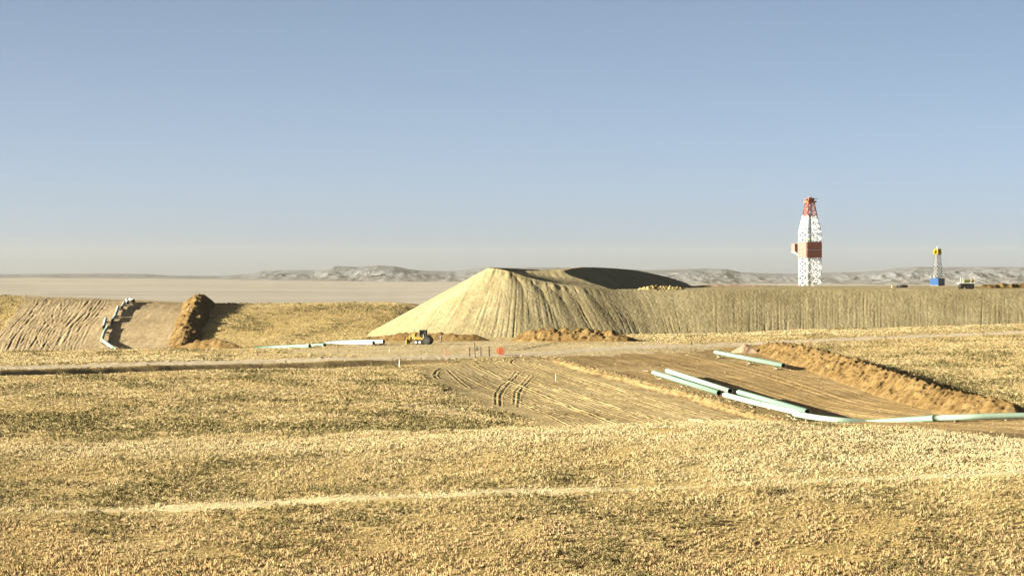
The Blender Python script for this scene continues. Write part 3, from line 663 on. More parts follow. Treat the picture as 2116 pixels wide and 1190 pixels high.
specs = [
    ([(1479, 727.5), (1619, 755.0)], 560, 720, 1.1, 'mint', 'lone mint pipe nearest the long brown spoil ridge', GR, (0.08, 0.55, 0.93)),
    ([(1351, 769.5), (1486, 811.5)], 430, 640, 0.85, 'mint', 'mint pipe on the near side at the far end of the stacked group', GR, (0.1, 0.5, 0.93)),
    ([(1379, 766.0), (1509, 808.0)], 430, 640, 1.35, 'mint_pale', 'pale bright pipe second from the cut bank, beside a wide shadow', GR, (0.12, 0.55, 0.95)),
    ([(1498, 815.5), (1560, 831.5), (1655, 853.5)], 420, 600, [0.85, 0.85, 0.8], 'mint_pale', 'pale pipe along the cut bank ending behind the sagging pipe', GR, (0.12, 0.45, 0.9)),
    ([(1527, 810.0), (1669, 850.5)], 420, 600, 1.3, 'mint', 'mint pipe whose open end lies above the sagging pipe', GR, (0.1, 0.5, 0.93)),
    ([(1641, 854.5), (1690, 863.0), (1740, 868.5), (1800, 873.5)], 405, 520, [0.85, 0.7, 0.35, -0.3], 'mint_pale', 'sagging pale pipe curving down into the dip', GR, (0.06, 0.3)),
    ([(1796, 873.0), (1860, 868.5), (1930, 864.0)], 400, 470, [-0.25, 0.2, 0.55], 'mint', 'thin looking mint pipe rising out of the dip', GR, (0.8,)),
    ([(1928, 864.0), (2020, 861.0), (2170, 857.5)], 395, 470, [0.6, 0.7, 0.75], 'mint_pale', 'pale mint pipe reaching the right edge of the view', GR, (0.2, 0.62)),
    ([(528, 719.5, 702), (640, 714.5, 688)], 640, 745, 0.7, 'mint', 'mint pipe lying furthest left by the road, half sunk in grass', GLW, (0.6, 0.95)),
    ([(625, 715.6, 708), (671, 712.8, 698)], 640, 745, 0.8, 'mint', 'short visible mint pipe between the sunken one and the white pipes', GLW, (0.5, 0.93)),
    ([(672, 708.6, 714), (772, 708.2, 699)], 640, 745, 1.05, 'white_pipe', 'nearer white pipe with a dark open end left of the yellow machine', GLW, (0.1, 0.5, 0.93)),
    ([(690, 706.4, 718), (793, 705.6, 704)], 640, 760, 1.0, 'white_pipe', 'farther white pipe whose dark end reaches towards the yellow machine', GLW, (0.2, 0.6, 0.95)),
    ([(246, 727.0), (238.8, 722.0), (211.5, 703.0), (211.3, 699.5), (215.5, 686.5), (223, 674.5)], 770, 912, [0.75, 0.8, 0.85, 0.85, 0.85, 0.85], 'mint_pale', 'long bent pipe at the bottom of the left hill string', GLH, (0.45, 0.65, 0.92)),
    ([(214.6, 675.3), (218.6, 658.5)], 770, 912, 0.85, 'white_pipe', 'short upright looking pipe left of the bent pipe top on the hill', GLH, (0.1, 0.9)),
    ([(232.5, 661.5), (239.2, 651.0)], 770, 912, 0.85, 'white_pipe', 'third pipe up the left hill with its dark end facing the view', GLH, (0.1, 0.9)),
    ([(239.4, 650.0), (244.4, 634.5)], 770, 912, 0.85, 'white_pipe', 'fourth pipe up the left hill, aligned above the third', GLH, (0.1, 0.9)),
    ([(251.8, 635.3), (256.8, 625.5)], 770, 912, 0.85, 'white_pipe', 'fifth pipe up the left hill near the crest', GLH, (0.1, 0.9)),
    ([(264.0, 625.4), (262.0, 619.5)], 770, 912, 0.85, 'white_pipe', 'short pale pipe on the left hill crest below the topmost one', GLH, (0.2, 0.9)),
    ([(276.0, 620.8), (268.5, 618.4)], 770, 912, 0.85, 'white_pipe', 'topmost pipe of the left hill string on the crest', GLH, (0.2, 0.9)),
]
for pts, lo, hi, hs, m, lab, grp, fr in specs:
    o, P = pipe(pts, lo, hi, hs, M[m], lab, grp)
    for f in fr:
        p, ax = along(P, f); skid(p, ax, 0, ' '.join(('timber skid under the ' + lab.split(' on ')[0].split(',')[0]).split()[:15]), 'timber skids under ' + grp.split(' pipes')[0] + ' pipes')

# ------------------------------------------------------------------ drilling rigs
def lattice(mb, A0, A1, B0, B1, n, w, d, mi=0):
    """planar truss between chord A0-A1 and chord B0-B1"""
    A0, A1, B0, B1 = map(Vector, (A0, A1, B0, B1))
    mb.bar(A0, A1, w, None, mi); mb.bar(B0, B1, w, None, mi)
    for k in range(n):
        a, b = A0.lerp(A1, k / n), B0.lerp(B1, k / n); a2, b2 = A0.lerp(A1, (k + 1) / n), B0.lerp(B1, (k + 1) / n)
        mb.bar(a2, b2, d, None, mi); mb.bar(a, b2, d, None, mi); mb.bar(b, a2, d, None, mi)
YR = 1600.0; gx = (1669.5 - CX) / F * YR; mpp = YR / F
gzr = float(height(gx + 2, YR))
rig = empty('drilling_rig', (gx, YR, gzr)); tag(rig, 'tall white lattice drilling derrick with orange top and red wind walls', 'drilling rig')
def zr_(py): return (HZ - py) * mpp - gzr
ex = Vector((math.cos(R(24)), math.sin(R(24)), 0)); ey = Vector((-math.sin(R(24)), math.cos(R(24)), 0))
C0 = Vector(((1666.0 - CX) / F * YR - gx, -4.0, 0))
def rp(a, b, z): return C0 + ex * a + ey * b + Vector((0, 0, z))
z_base, z_w0, z_w1, z_tap, z_red, z_top = 0.0, zr_(532.3), zr_(500.4), zr_(478.8), zr_(445.5), zr_(412.0)
Sd = 9.0
def leg_truss(a0, a1, z0, z1, in0, in1, n, mats, name):
    mb = MB(); lattice(mb, rp(a0, in0, z0), rp(a1, in1, z1), rp(a0, Sd - in0, z0), rp(a1, Sd - in1, z1), n, 0.62, 0.36); return mb.build(name, mats, rig)
for a in (0.0, Sd):
    o = leg_truss(a, a, z_base, z_tap, 0.0, 0.0, 8, M['white'], 'mast_leg')
    s = 1 if a == 0 else -1
    o2 = leg_truss(a, a + s * 1.6, z_tap, z_red, 0.0, 1.6, 3, M['white'], 'mast_leg')
mb = MB()
for z0, z1 in ((z_base, z_base + 6.5), (z_base + 6.5, z_w0), (z_w1, z_tap)):
    mb.bar(rp(0, 0, z0), rp(Sd, 0, z1), 0.32); mb.bar(rp(Sd, 0, z0), rp(0, 0, z1), 0.32)
    mb.bar(rp(0, Sd, z0), rp(Sd, Sd, z1), 0.32); mb.bar(rp(Sd, Sd, z0), rp(0, Sd, z1), 0.32); mb.bar(rp(0, Sd, z1), rp(Sd, Sd, z1), 0.32)
mb.build('cross_brace', M['white'], rig); mb = MB()
mb.bar(rp(0, 0, z_tap), rp(Sd - 1.6, 1.6, z_red), 0.3); mb.bar(rp(Sd, 0, z_tap), rp(1.6, 1.6, z_red), 0.3)
mb.bar(rp(0, 0, z_w1 + 0.3), rp(Sd, 0, z_w1 + 0.3), 0.4); mb.bar(rp(0, 0, z_w0 - 0.5), rp(Sd, 0, z_w0 - 0.5), 0.4)
mb.build('cross_brace', M['white'], rig)
mb = MB()
q0 = [rp(1.6, 1.6, z_red), rp(Sd - 1.6, 1.6, z_red), rp(Sd - 1.6, Sd - 1.6, z_red), rp(1.6, Sd - 1.6, z_red)]
q1 = [rp(2.7, 2.7, z_top - 2), rp(Sd - 2.7, 2.7, z_top - 2), rp(Sd - 2.7, Sd - 2.7, z_top - 2), rp(2.7, Sd - 2.7, z_top - 2)]
for k in range(4): lattice(mb, q0[k], q1[k], q0[(k + 1) % 4], q1[(k + 1) % 4], 2, 0.5, 0.28)
for k in range(4): mb.bar(q0[k], q0[(k + 1) % 4], 0.45)
mb.build('mast_top', M['orange'], rig)
cr = empty('crown', (0, 0, 0)); cr.parent = rig
mb = MB(); ct = rp(Sd / 2, Sd / 2, z_top - 1.4); mb.box(ct, (5.4, 5.4, 0.9), R(24)); mb.build('crown_platform', M['orange'], cr)
mb = MB()
for i in (-1, 1):
    for j in (-1, 1): mb.bar(ct + ex * 2.6 * i + ey * 2.6 * j, ct + ex * 2.6 * i + ey * 2.6 * j + Vector((0, 0, 1.7)), 0.14)
for i in (-1, 1):
    mb.bar(ct + ex * 2.6 * i - ey * 2.6 + Vector((0, 0, 1.65)), ct + ex * 2.6 * i + ey * 2.6 + Vector((0, 0, 1.65)), 0.16)
    mb.bar(ct + ey * 2.6 * i - ex * 2.6 + Vector((0, 0, 1.65)), ct + ey * 2.6 * i + ex * 2.6 + Vector((0, 0, 1.65)), 0.16)
mb.build('crown_railing', M['orange'], cr)
mb = MB(); mb.box(ct + ex * 0.9 + Vector((0, 0, 1.3)), (2.6, 2.2, 1.7), R(24)); mb.disc(ct + Vector((0, 0, 1.2)) - ex * 1.3, ey, 1.0, 0.7); mb.bar(ct + ex * 1.0 + Vector((0, 0, 2)), ct + ex * 1.0 + Vector((0, 0, 3.4)), 0.2); mb.bar(ct + Vector((0, 0, 1.5)), ct + ex * 5 + Vector((0, 0, 1.9)), 0.25)
mb.build('crown_block', M['dark'], cr)
mb = MB(); mb.box(ct - ex * 0.6 - ey * 1.0 + Vector((0, 0, 1.6)), (2.0, 1.4, 1.6), R(24)); mb.build('crown_housing', M['orange'], cr)
def panel(name, a, b, z0, z1, m, out, ribs):
    mb = MB(); a, b = Vector(a), Vector(b); d = (b - a); o_ = Vector(out) * 0.1; n = ribs; 
    for k in range(n):
        p, q_ = a + d * (k / n), a + d * ((k + 1) / n); th = 0.14 + 0.05 * (k % 2); mid = (p + q_) / 2; mb.box(mid + Vector((0, 0, (z0 + z1) / 2)) + o_, (d.length / n * 0.998, th, z1 - z0), math.atan2(d.y, d.x))
    return mb.build(name, m, rig)
w1 = panel('wind_wall', rp(-0.2, -0.42, 0), rp(Sd + 0.3, -0.42, 0), z_w0, z_w1, M['red'], -ey, 24)
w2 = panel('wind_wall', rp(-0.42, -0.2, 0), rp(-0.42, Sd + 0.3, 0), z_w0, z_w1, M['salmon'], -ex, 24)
w3 = panel('wind_wall', rp(-0.2, Sd + 0.42, 0), rp(Sd + 0.3, Sd + 0.42, 0), z_w0, z_w1, M['red'], ey, 24)
mb = MB(); mb.box(rp(Sd / 2, -0.75, (z_w0 + z_w1) / 2), (Sd + 0.4, 0.2, 0.22), R(24)); o = mb.build('trim', M['white'], w1)
dh = empty('racking_cabin', (0, 0, 0)); dh.parent = rig
mb = MB(); mb.box(rp(-0.6, Sd + 2.4, zr_(512)), (3.6, 3.6, 4.4), R(24)); mb.build('cabin_wall', M['salmon'], dh)
mb = MB()
for b in (-2.2, 0.9): mb.bar(rp(b, Sd + 4.2, zr_(520.4)), rp(b, Sd + 0.2, zr_(520.4)), 0.3)
mb.bar(rp(-2.0, Sd + 4.1, zr_(520.6)), rp(-0.2, Sd + 0.3, zr_(527)), 0.3); mb.bar(rp(0.8, Sd + 4.1, zr_(520.6)), rp(0.3, Sd + 0.3, zr_(527)), 0.3)
mb.build('bracket', M['white'], dh)
mb = MB(); mb.bar(rp(Sd / 2, Sd / 2, 0.5), rp(Sd / 2, Sd / 2, z_red + 1), 0.5); mb.bar(rp(Sd / 2 + 0.7, Sd / 2 + 0.3, z_w1), rp(Sd / 2 + 0.3, Sd / 2, z_top - 3), 0.22); mb.build('drill_pipe', M['dark'], rig)
mb = MB(); mb.box(rp(Sd / 2, Sd / 2, z_tap - 5.5), (1.2, 1.0, 3.4), R(24)); mb.build('travelling_block', M['green'], rig)
mb = MB(); mb.box(rp(Sd / 2, Sd / 2, 0.4), (13, 13, 0.8), R(24)); mb.build('rig_floor', M['steel'], rig)

YB = 2400.0; gx = (1940 - CX) / F * YB; mb_ = YB / F; gzb = float(height(gx, YB)); gzb = min(gzb, -12.9)
rig2 = empty('drilling_rig', (gx, YB, gzb)); tag(rig2, 'smaller distant derrick with yellow crown and blue wall box at its foot', 'drilling rig')
def zb2(py): return (HZ - py) * mb_ - gzb
e1 = Vector((math.cos(R(45)), math.sin(R(45)), 0)); e2 = Vector((-e1.y, e1.x, 0)); Bc = Vector(((1937.4 - CX) / F * YB - gx, -5.0, 0)); SB = 8.6
def bp(a, b, z): return Bc + e1 * a + e2 * b + Vector((0, 0, z))
mb = MB()
for k in range(16): mb.box(bp((k + 0.5) * SB / 16, 0, (zb2(575) + 0.0) / 2 + 0.2), (SB / 16 * 0.998, 0.2 + 0.06 * (k % 2), zb2(575) - 0.4), R(45))
mb.build('wind_wall', M['blue'], rig2)
mb = MB()
for k in range(16): mb.box(bp(-0.2, (k + 0.5) * SB / 16 + 0.15, (zb2(575) + zb2(589)) / 2), (0.2 + 0.06 * (k % 2), SB / 16 * 0.998, zb2(575) - zb2(589)), R(45))
mb.build('wind_wall', M['blue'], rig2)
mb = MB(); mb.box(bp(2.5, 4.5, zb2(590.5)), (5.5, 9.0, 0.8), R(45)); mb.build('rig_floor', M['mast_grey'], rig2)
mb = MB(); mb.box(bp(3.0, 4.5, zb2(592) / 2), (4.6, 6.0, zb2(591.5)), R(45)); mb.build('substructure', M['steel'], rig2)
mlo = [bp(1.2, 1.2, zb2(578)), bp(6.6, 1.2, zb2(578)), bp(6.6, 6.6, zb2(578)), bp(1.2, 6.6, zb2(578))]
mmi = [bp(1.5, 1.5, zb2(547)), bp(6.0, 1.5, zb2(547)), bp(6.0, 6.0, zb2(547)), bp(1.5, 6.0, zb2(547))]
mhi = [bp(2.0, 2.0, zb2(523)), bp(5.4, 2.0, zb2(523)), bp(5.4, 5.4, zb2(523)), bp(2.0, 5.4, zb2(523))]
mb = MB()
for k in range(4): lattice(mb, mlo[k], mmi[k], mlo[(k + 1) % 4], mmi[(k + 1) % 4], 4, 0.5, 0.24)
mb.build('mast_leg', M['mast_grey'], rig2)
mb = MB()
for k in range(4): lattice(mb, mmi[k], mhi[k], mmi[(k + 1) % 4], mhi[(k + 1) % 4], 4, 0.42, 0.2)
mb.build('mast_top', M['mast_grey'], rig2)
mb = MB(); mb.bar(bp(3.7, 3.7, 2), bp(3.7, 3.7, zb2(524)), 0.4); mb.box(bp(3.7, 3.7, zb2(545)), (3.6, 3.6, 0.4), R(45)); mb.build('drill_pipe', M['dark'], rig2)
mb = MB(); mb.box(bp(3.6, 3.6, zb2(520)), (5.2, 4.8, 4.6), R(45), 0, 0.86); mb.box(bp(0.8, 4.6, zb2(520.5)), (1.8, 2.2, 2.4), R(45)); mb.build('crown', M['crown_yellow'], rig2)
mb = MB(); mb.bar(bp(3.2, 4.0, zb2(515)), bp(3.2, 4.0, zb2(509)), 0.5); mb.bar(bp(5.0, 3.0, zb2(516)), bp(5.0, 3.0, zb2(512)), 0.3); mb.bar(bp(2.4, 3.0, zb2(512.5)), bp(4.6, 3.2, zb2(512.5)), 0.3); mb.build('crown_post', M['white'], rig2)
MB().bar(bp(-0.2, 4.4, zb2(575)), bp(-0.2, 4.4, zb2(568)), 0.5).build('rail_post', M['white'], rig2); MB().bar(bp(-0.2, 8, zb2(575)), bp(-0.2, 8, zb2(571)), 0.35).build('rail_post', M['white'], rig2)

# ------------------------------------------------------------------ wheels, truck, earthmover
def wheel(parent, c, axis, r, w, rimmat, n=22):
    o = MB().disc((0, 0, 0), axis, r, w, n).build('wheel', M['black'], parent, False, r * 0.10); o.location = c
    mb = MB().disc((0, 0, 0), axis, r * 0.5, w * 1.06, 14); 
    m2 = mb.build('rim', rimmat, o); return o
tx = (1996.5 - CX) / F * 836; tr = empty('truck', (tx, 836, -5.03), R(6)); tag(tr, 'dark flatbed truck with white stakes and a yellow green load on the bench', 'truck')
mb = MB(); mb.box((0, 0, 1.75), (4.9, 2.5, 0.22)); mb.build('deck', M['white'], tr, False, 0.03)
mb = MB(); mb.box((0.2, 0, 1.25), (4.2, 0.9, 0.7)); mb.box((-1.3, 0, 0.9), (1.2, 1.9, 1.0)); mb.build('chassis', M['dark'], tr, False, 0.05)
for x in (-1.55, 0.55, 1.6):
    for y in (-1.0, 1.0): wheel(tr, (x, y, 0.62), (0, 1, 0), 0.62, 0.42, M['dark'])
for x in (-1.95, -1.35, 1.15, 2.15):
    for y in (-1.15,): MB().bar((x, y, 1.86), (x, y, 3.35 if x < 0 else 3.2), 0.13).build('stake', M['white'], tr)
mb = MB()
for k in range(9): mb.bar((-0.9 + 0.05 * k, -0.9 + 0.22 * k, 2.05 + 0.28 * (k % 3)), (2.3 - 0.06 * k, -0.9 + 0.22 * k, 2.1 + 0.25 * (k % 3)), 0.34, 0.3)
mb.build('load', M['green'], tr, False, 0.05)
mb = MB().tube([(1.5, -1.0, 2.5), (2.1, -1.0, 2.6)], 0.28, 12); mb.build('drum', M['yellow'], tr)
mb = MB()
mb.box((0, 0, 0.75), (3.6, 1.4, 0.7)); mb.box((-0.3, 0, 1.2), (2.2, 1.2, 0.3))
sx = (1861 - CX) / F * 900
tk = empty('skid_tank', (sx, 900, -5.05), R(4)); tag(tk, 'low dark tank lying on the bench left of the blue walled derrick', 'tank')
MB().tube([(-1.2, 0, 0.55), (2.2, 0, 0.5)], [0.5, 0.42], 14).build('tank_body', M['dark'], tk, True)
mb = MB(); mb.box((-2.2, 0, 0.4), (1.3, 1.2, 0.8)); mb.build('housing', M['timber'], tk, False, 0.04)
MB().bar((-1.2, -0.4, 0.08), (2.0, -0.4, 0.08), 0.16).bar((-1.2, 0.4, 0.08), (2.0, 0.4, 0.08), 0.16).build('runner', M['steel'], tk)

Lx, Ly, Lz = ground_at(866, 711.5, 640, 760, 0, Z)
ld = empty('wheel_loader', (Lx, Ly, Lz - 0.02), R(-14)); ld.scale = (0.92,) * 3; tag(ld, 'yellow earthmoving machine with dark cab parked by the reddish berm', 'earthmover')
# front of the machine (-x) carries the yellow attachment, its tail (+x) the big tyres
mb = MB(); mb.box((-0.2, 0, 1.75), (2.2, 1.7, 0.75)); mb.box((0.35, -1.15, 1.6), (2.6, 0.5, 0.5)); mb.bar((1.75, -1.5, 0.9), (1.6, -1.3, 2.7), 0.24); mb.bar((1.75, 1.5, 0.9), (1.6, 1.3, 2.7), 0.24); mb.box((0.9, -1.0, 1.3), (0.35, 0.4, 1.3)); mb.build('chassis', M['yellow'], ld, False, 0.06)
mb = MB(); mb.box((-1.25, 0, 2.1), (0.75, 1.5, 1.9)); mb.box((-1.2, 0, 3.05), (0.5, 0.9, 0.25)); mb.build('engine_hood', M['yellow'], ld, False, 0.08)
MB().bar((-1.28, 0.2, 3.1), (-1.3, 0.2, 4.05), 0.14).build('exhaust_stack', M['dark'], ld)
cb = empty('cab', (0, 0, 0)); cb.parent = ld
mb = MB(); mb.box((1.25, 0, 2.95), (1.5, 1.6, 1.6)); mb.build('cab_window', M['glass'], cb)
for x in (0.45, 2.05):
    for y in (-0.85, 0.85): MB().bar((x, y, 2.0), (x - 0.1, y, 3.85), 0.16).build('cab_pillar', M['dark'], cb)
mb = MB(); mb.box((1.2, 0, 3.85), (1.85, 1.95, 0.18)); mb.build('cab_roof', M['dark'], cb, False, 0.05)
mb = MB(); mb.box((0.1, 0.1, 3.25), (0.3, 0.5, 0.7)); mb.build('air_intake', M['yellow'], cb, False, 0.05)
mb = MB()
mb.box((-3.15, 0, 0.75), (0.35, 3.1, 1.3)); mb.box((-2.75, 0, 1.35), (0.5, 1.4, 1.2)); mb.bar((-2.9, -0.9, 0.6), (-1.4, -0.7, 1.5), 0.28); mb.bar((-2.9, 0.9, 0.6), (-1.4, 0.7, 1.5), 0.28)
for y in (-1.4, -0.7, 0.0, 0.7, 1.4): mb.bar((-3.3, y, 0.15), (-3.0, y, 1.9), 0.2)
mb.bar((-2.4, -0.8, 1.0), (-2.3, -0.8, 2.7), 0.22); mb.bar((-2.4, 0.8, 1.0), (-2.3, 0.8, 2.7), 0.22)
mb.build('front_attachment', M['yellow'], ld, False, 0.03)
for x, r, w in ((-0.55, 0.62, 0.5), (0.55, 0.62, 0.5)):
    for y in (-1.15, 1.15): wheel(ld, (x, y, r), (0, 1, 0), r, w, M['white'])
for y in (-1.2, 1.2): wheel(ld, (2.5, y, 1.12), (0, 1, 0), 1.12, 0.85, M['dark'])
mb = MB(); mb.box((2.2, 0, 2.0), (1.9, 1.6, 1.2)); mb.box((3.2, 0, 1.3), (0.6, 2.0, 1.2)); mb.build('rear_body', M['dark'], ld, False, 0.08)
MB().bar((0.6, -0.85, 2.1), (1.9, -0.95, 3.3), 0.12).bar((1.9, -0.95, 3.3), (2.7, -0.95, 2.3), 0.12).build('roll_bar', M['dark'], ld)

# ------------------------------------------------------------------ person beside the earthmover
def skinned(name, verts, edges, radii, m, parent=None, sub=1):
    me = bpy.data.meshes.new(name); me.from_pydata(verts, edges, []); o = link_mesh(name, me, [m], parent)
    sk = o.modifiers.new('skin', 'SKIN'); sk.use_smooth_shade = True
    for v, r in zip(me.skin_vertices[0].data, radii): v.radius = (r, r) if not isinstance(r, tuple) else r
    me.skin_vertices[0].data[0].use_root = True
    ss = o.modifiers.new('sub', 'SUBSURF'); ss.levels = sub; ss.render_levels = sub
    return o
px_, py_, pz_ = ground_at(911.5, 706.5, 660, 780, 0, Z)
pe = empty('person', (px_, py_, pz_), R(20)); tag(pe, 'standing person in pale blue shirt and tan trousers right of the yellow machine', 'person')
bv = [(0, 0, 0.95), (0, 0, 1.15), (0, 0.01, 1.38), (0, 0, 1.50), (0, -0.01, 1.60), (0, -0.02, 1.70), (0, -0.01, 1.78)]
be = [(0, 1), (1, 2), (2, 3), (3, 4), (4, 5), (5, 6)]; br = [(0.15, 0.11), (0.14, 0.10), (0.17, 0.11), (0.055, 0.055), (0.075, 0.09), (0.08, 0.10), (0.06, 0.07)]
def chain(start, pts, rads):
    p = start
    for c, r in zip(pts, rads): bv.append(c); br.append(r); be.append((p, len(bv) - 1)); p = len(bv) - 1
    return p
for s in (-1, 1):
    chain(0, [(0.10 * s, 0, 0.88), (0.11 * s, -0.02, 0.50), (0.12 * s, 0.02, 0.09), (0.13 * s, -0.13, 0.04)], [0.085, 0.058, 0.042, 0.035])
    h = chain(2, [(0.19 * s, 0, 1.40), (0.25 * s, 0.03, 1.13), (0.27 * s, -0.05, 0.88), (0.27 * s, -0.07, 0.80)], [0.055, 0.043, 0.032, 0.032])
    for k, (dx, L) in enumerate(((-0.028, 0.075), (-0.010, 0.085), (0.010, 0.08), (0.028, 0.065))):
        chain(h, [(0.27 * s, -0.07 + dx, 0.765), (0.265 * s, -0.075 + dx, 0.765 - L)], [0.009, 0.008])
    chain(h, [(0.25 * s, -0.105, 0.80), (0.245 * s, -0.12, 0.76)], [0.010, 0.008])
body = skinned('body', bv, be, br, M['skin'], pe)
cv = [(0, 0, 0.95), (0, 0, 1.15), (0, 0.01, 1.38), (0, 0, 1.47)]; ce = [(0, 1), (1, 2), (2, 3)]; crd = [(0.165, 0.125), (0.155, 0.115), (0.185, 0.125), (0.075, 0.075)]
for s in (-1, 1):
    cv += [(0.19 * s, 0, 1.40), (0.25 * s, 0.03, 1.13), (0.27 * s, -0.045, 0.90)]; b = len(cv) - 3; ce += [(2, b), (b, b + 1), (b + 1, b + 2)]; crd += [0.068, 0.056, 0.045]
skinned('shirt', cv, ce, crd, M['shirt'], pe)
cv = [(0, 0, 0.97), (0, 0, 0.90)]; ce = [(0, 1)]; crd = [(0.16, 0.12), (0.155, 0.12)]
for s in (-1, 1):
    cv += [(0.10 * s, 0, 0.84), (0.11 * s, -0.02, 0.50), (0.12 * s, 0.02, 0.08)]; b = len(cv) - 3; ce += [(1, b), (b, b + 1), (b + 1, b + 2)]; crd += [0.10, 0.075, 0.06]
skinned('trousers', cv, ce, crd, M['trouser'], pe)
skinned('hair', [(0, 0.02, 1.72), (0, 0.005, 1.80)], [(0, 1)], [(0.085, 0.10), (0.07, 0.085)], M['hair'], pe)
for s in (-1, 1): MB().box((0.032 * s, -0.105, 1.70), (0.022, 0.02, 0.012)).build('eye', M['dark'], pe)
MB().box((0, -0.095, 1.635), (0.05, 0.02, 0.012)).build('mouth', M['dark'], pe)
mb = MB(); mb.box((0, -0.112, 1.672), (0.024, 0.03, 0.05), 0, 0, 0.6); mb.build('nose', M['skin'], pe)

# ------------------------------------------------------------------ posts, stakes, fence, frame
def post(px, pyb, pyt, w, m, name, label, cat, lo, hi, lean=0.0, group=None, cap=None):
    x, y, z = ground_at(px, pyb, lo, hi, 0, Z); h = (pyb - pyt) * y / F; n = 6
    mb = MB(); P = [(lean * h * (k / n)**1.2 + 0.012 * math.sin(k * 2.1 + px), 0.01 * math.cos(k + px), h * k / n - (0.15 if k == 0 else 0)) for k in range(n + 1)]
    mb.tube(P, [w * 1.35 * (1.0 - 0.12 * k / n) for k in range(n + 1)], 10); o = mb.build(name, m, None, True); o.location = (x, y, z)
    tag(o, label, cat, group); return o, Vector((x, y, z)), h
GP = 'dark posts by the road crossing'
post(970.5, 737, 717, 0.10, M['post'], 'wooden_post', 'leftmost short dark post of the cluster by the road crossing', 'post', 560, 700, -0.02, GP)
post(981.8, 738.5, 708, 0.085, M['post'], 'wooden_post', 'tallest thin dark post, just left of the round sign', 'post', 560, 700, -0.04, GP)
post(993.8, 736, 716.5, 0.095, M['post'], 'wooden_post', 'short dark post just right of the round sign', 'post', 560, 700, -0.02, GP)
post(1011, 737, 716, 0.11, M['post'], 'wooden_post', 'thick dark post nearest the orange net enclosure', 'post', 560, 700, -0.04, GP)
x, y, z = ground_at(986.4, 737.5, 560, 700, 0, Z); k = y / F
sg = empty('road_sign', (x, y, z)); tag(sg, 'small round dark sign on a thin pole between the dark posts', 'sign')
MB().tube([(0, 0, -0.1), (0, 0, 20.5 * k)], 0.03, 8).build('pole', M['steel'], sg, True)
MB().disc((0, -0.05, 16.0 * k), (0.25, 1, 0), 0.31, 0.05, 24).build('sign_plate', M['dark'], sg)
MB().tube([(-0.12, 0, 20.6 * k - 0.12), (-0.12, 0, 20.6 * k + 0.12)], [0.10, 0.13], 10).build('cap', M['dark'], sg, True)
# orange net enclosure
x, y, z = ground_at(1036, 733, 560, 700, 0, Z); k = y / F
fe = empty('safety_fence', (x, y, z)); tag(fe, 'orange plastic net wrapped round stakes beside the dark posts', 'safety fence')
cnr = [(-0.62, -0.5), (0.62, -0.55), (0.66, 0.5), (-0.6, 0.55)]
for i, c in enumerate(cnr): MB().tube([(c[0], c[1], -0.1), (c[0] + 0.02, c[1], 1.75 + 0.12 * (i % 2))], 0.035, 8).build('stake', M['timber'], fe)
mb = MB()
for i in range(4):
    a, b = Vector((*cnr[i], 0)), Vector((*cnr[(i + 1) % 4], 0)); d = b - a
    for r_ in range(17):
        zz_ = 0.12 + r_ * 0.096; n = 8
        for s in range(n):
            f0, f1 = s / n, (s + 1) / n; sg0, sg1 = -0.07 * math.sin(math.pi * f0), -0.07 * math.sin(math.pi * f1)
            mb.bar(a + d * f0 + Vector((0, 0, zz_ + sg0)), a + d * f1 + Vector((0, 0, zz_ + sg1)), 0.012, 0.062)
    for s in range(15): mb.bar(a + d * (s / 14) + Vector((0, 0, 0.1 - 0.07 * math.sin(math.pi * s / 14))), a + d * (s / 14) + Vector((0, 0, 1.68 - 0.07 * math.sin(math.pi * s / 14))), 0.02, 0.02)
mb.build('net', M['net'], fe)
mb = MB(); mb.box((-0.85, 0.2, 0.9), (0.45, 0.03, 0.9)); mb.build('loose_flap', M['net'], fe)
post(920.3, 735.5, 720.5, 0.045, M['pink'], 'marker_stake', 'upright pink marker stake left of the dark posts', 'stake', 560, 700)
post(929.5, 735, 726, 0.04, M['pink'], 'marker_stake', 'shorter faded pink marker stake beside the upright one', 'stake', 560, 700, 0.3)
post(804.5, 729, 720, 0.03, M['white'], 'marker_stake', 'thin white stake beyond the road below the white pipes', 'stake', 600, 740)
post(767, 757, 745.5, 0.035, M['timber'], 'marker_stake', 'thin pale stake on the near verge left of the steel frame', 'stake', 480, 660)
post(798.5, 757, 746, 0.02, M['post'], 'marker_stake', 'very thin dark stake between the pale stake and the steel frame', 'stake', 480, 660)
post(810.5, 756.5, 739.5, 0.035, M['post'], 'fence_post', 'thin dark post furthest left beside the steel frame', 'post', 480, 660)
post(820.8, 756.5, 740, 0.035, M['post'], 'fence_post', 'thin dark post just left of the white stub by the steel frame', 'post', 480, 660)
post(825.6, 757.5, 744, 0.075, M['white'], 'pipe_marker', 'short white marker stub at the left leg of the steel frame', 'post', 480, 660)
x, y, z = ground_at(832.5, 756.5, 480, 660, 0, Z); k = y / F; h = 17.3 * k
fr = empty('steel_frame', (x, y, z)); tag(fr, 'dark goalpost shaped steel frame standing on the near verge', 'frame')
MB().bar((-5.6 * k, 0, -0.1), (-5.6 * k, 0, h), 0.07).build('leg', M['post'], fr); MB().bar((5.6 * k, 0, -0.1), (5.6 * k, 0, h), 0.07).build('leg', M['post'], fr)
MB().bar((-5.6 * k - 0.035, 0, h + 0.035), (5.6 * k + 0.035, 0, h + 0.035), 0.07).build('crossbar', M['post'], fr)
post(1148.3, 788, 772, 0.035, M['white'], 'marker_stake', 'thin white stake standing in the tyre marked clearing', 'stake', 400, 620)
post(1378, 722, 703, 0.03, M['post'], 'marker_stake', 'thin dark stake on the crossing in front of the mound foot', 'stake', 560, 790)
post(1429, 728, 714, 0.03, M['post'], 'marker_stake', 'thin dark stake between the crossing and the lone mint pipe', 'stake', 560, 790)
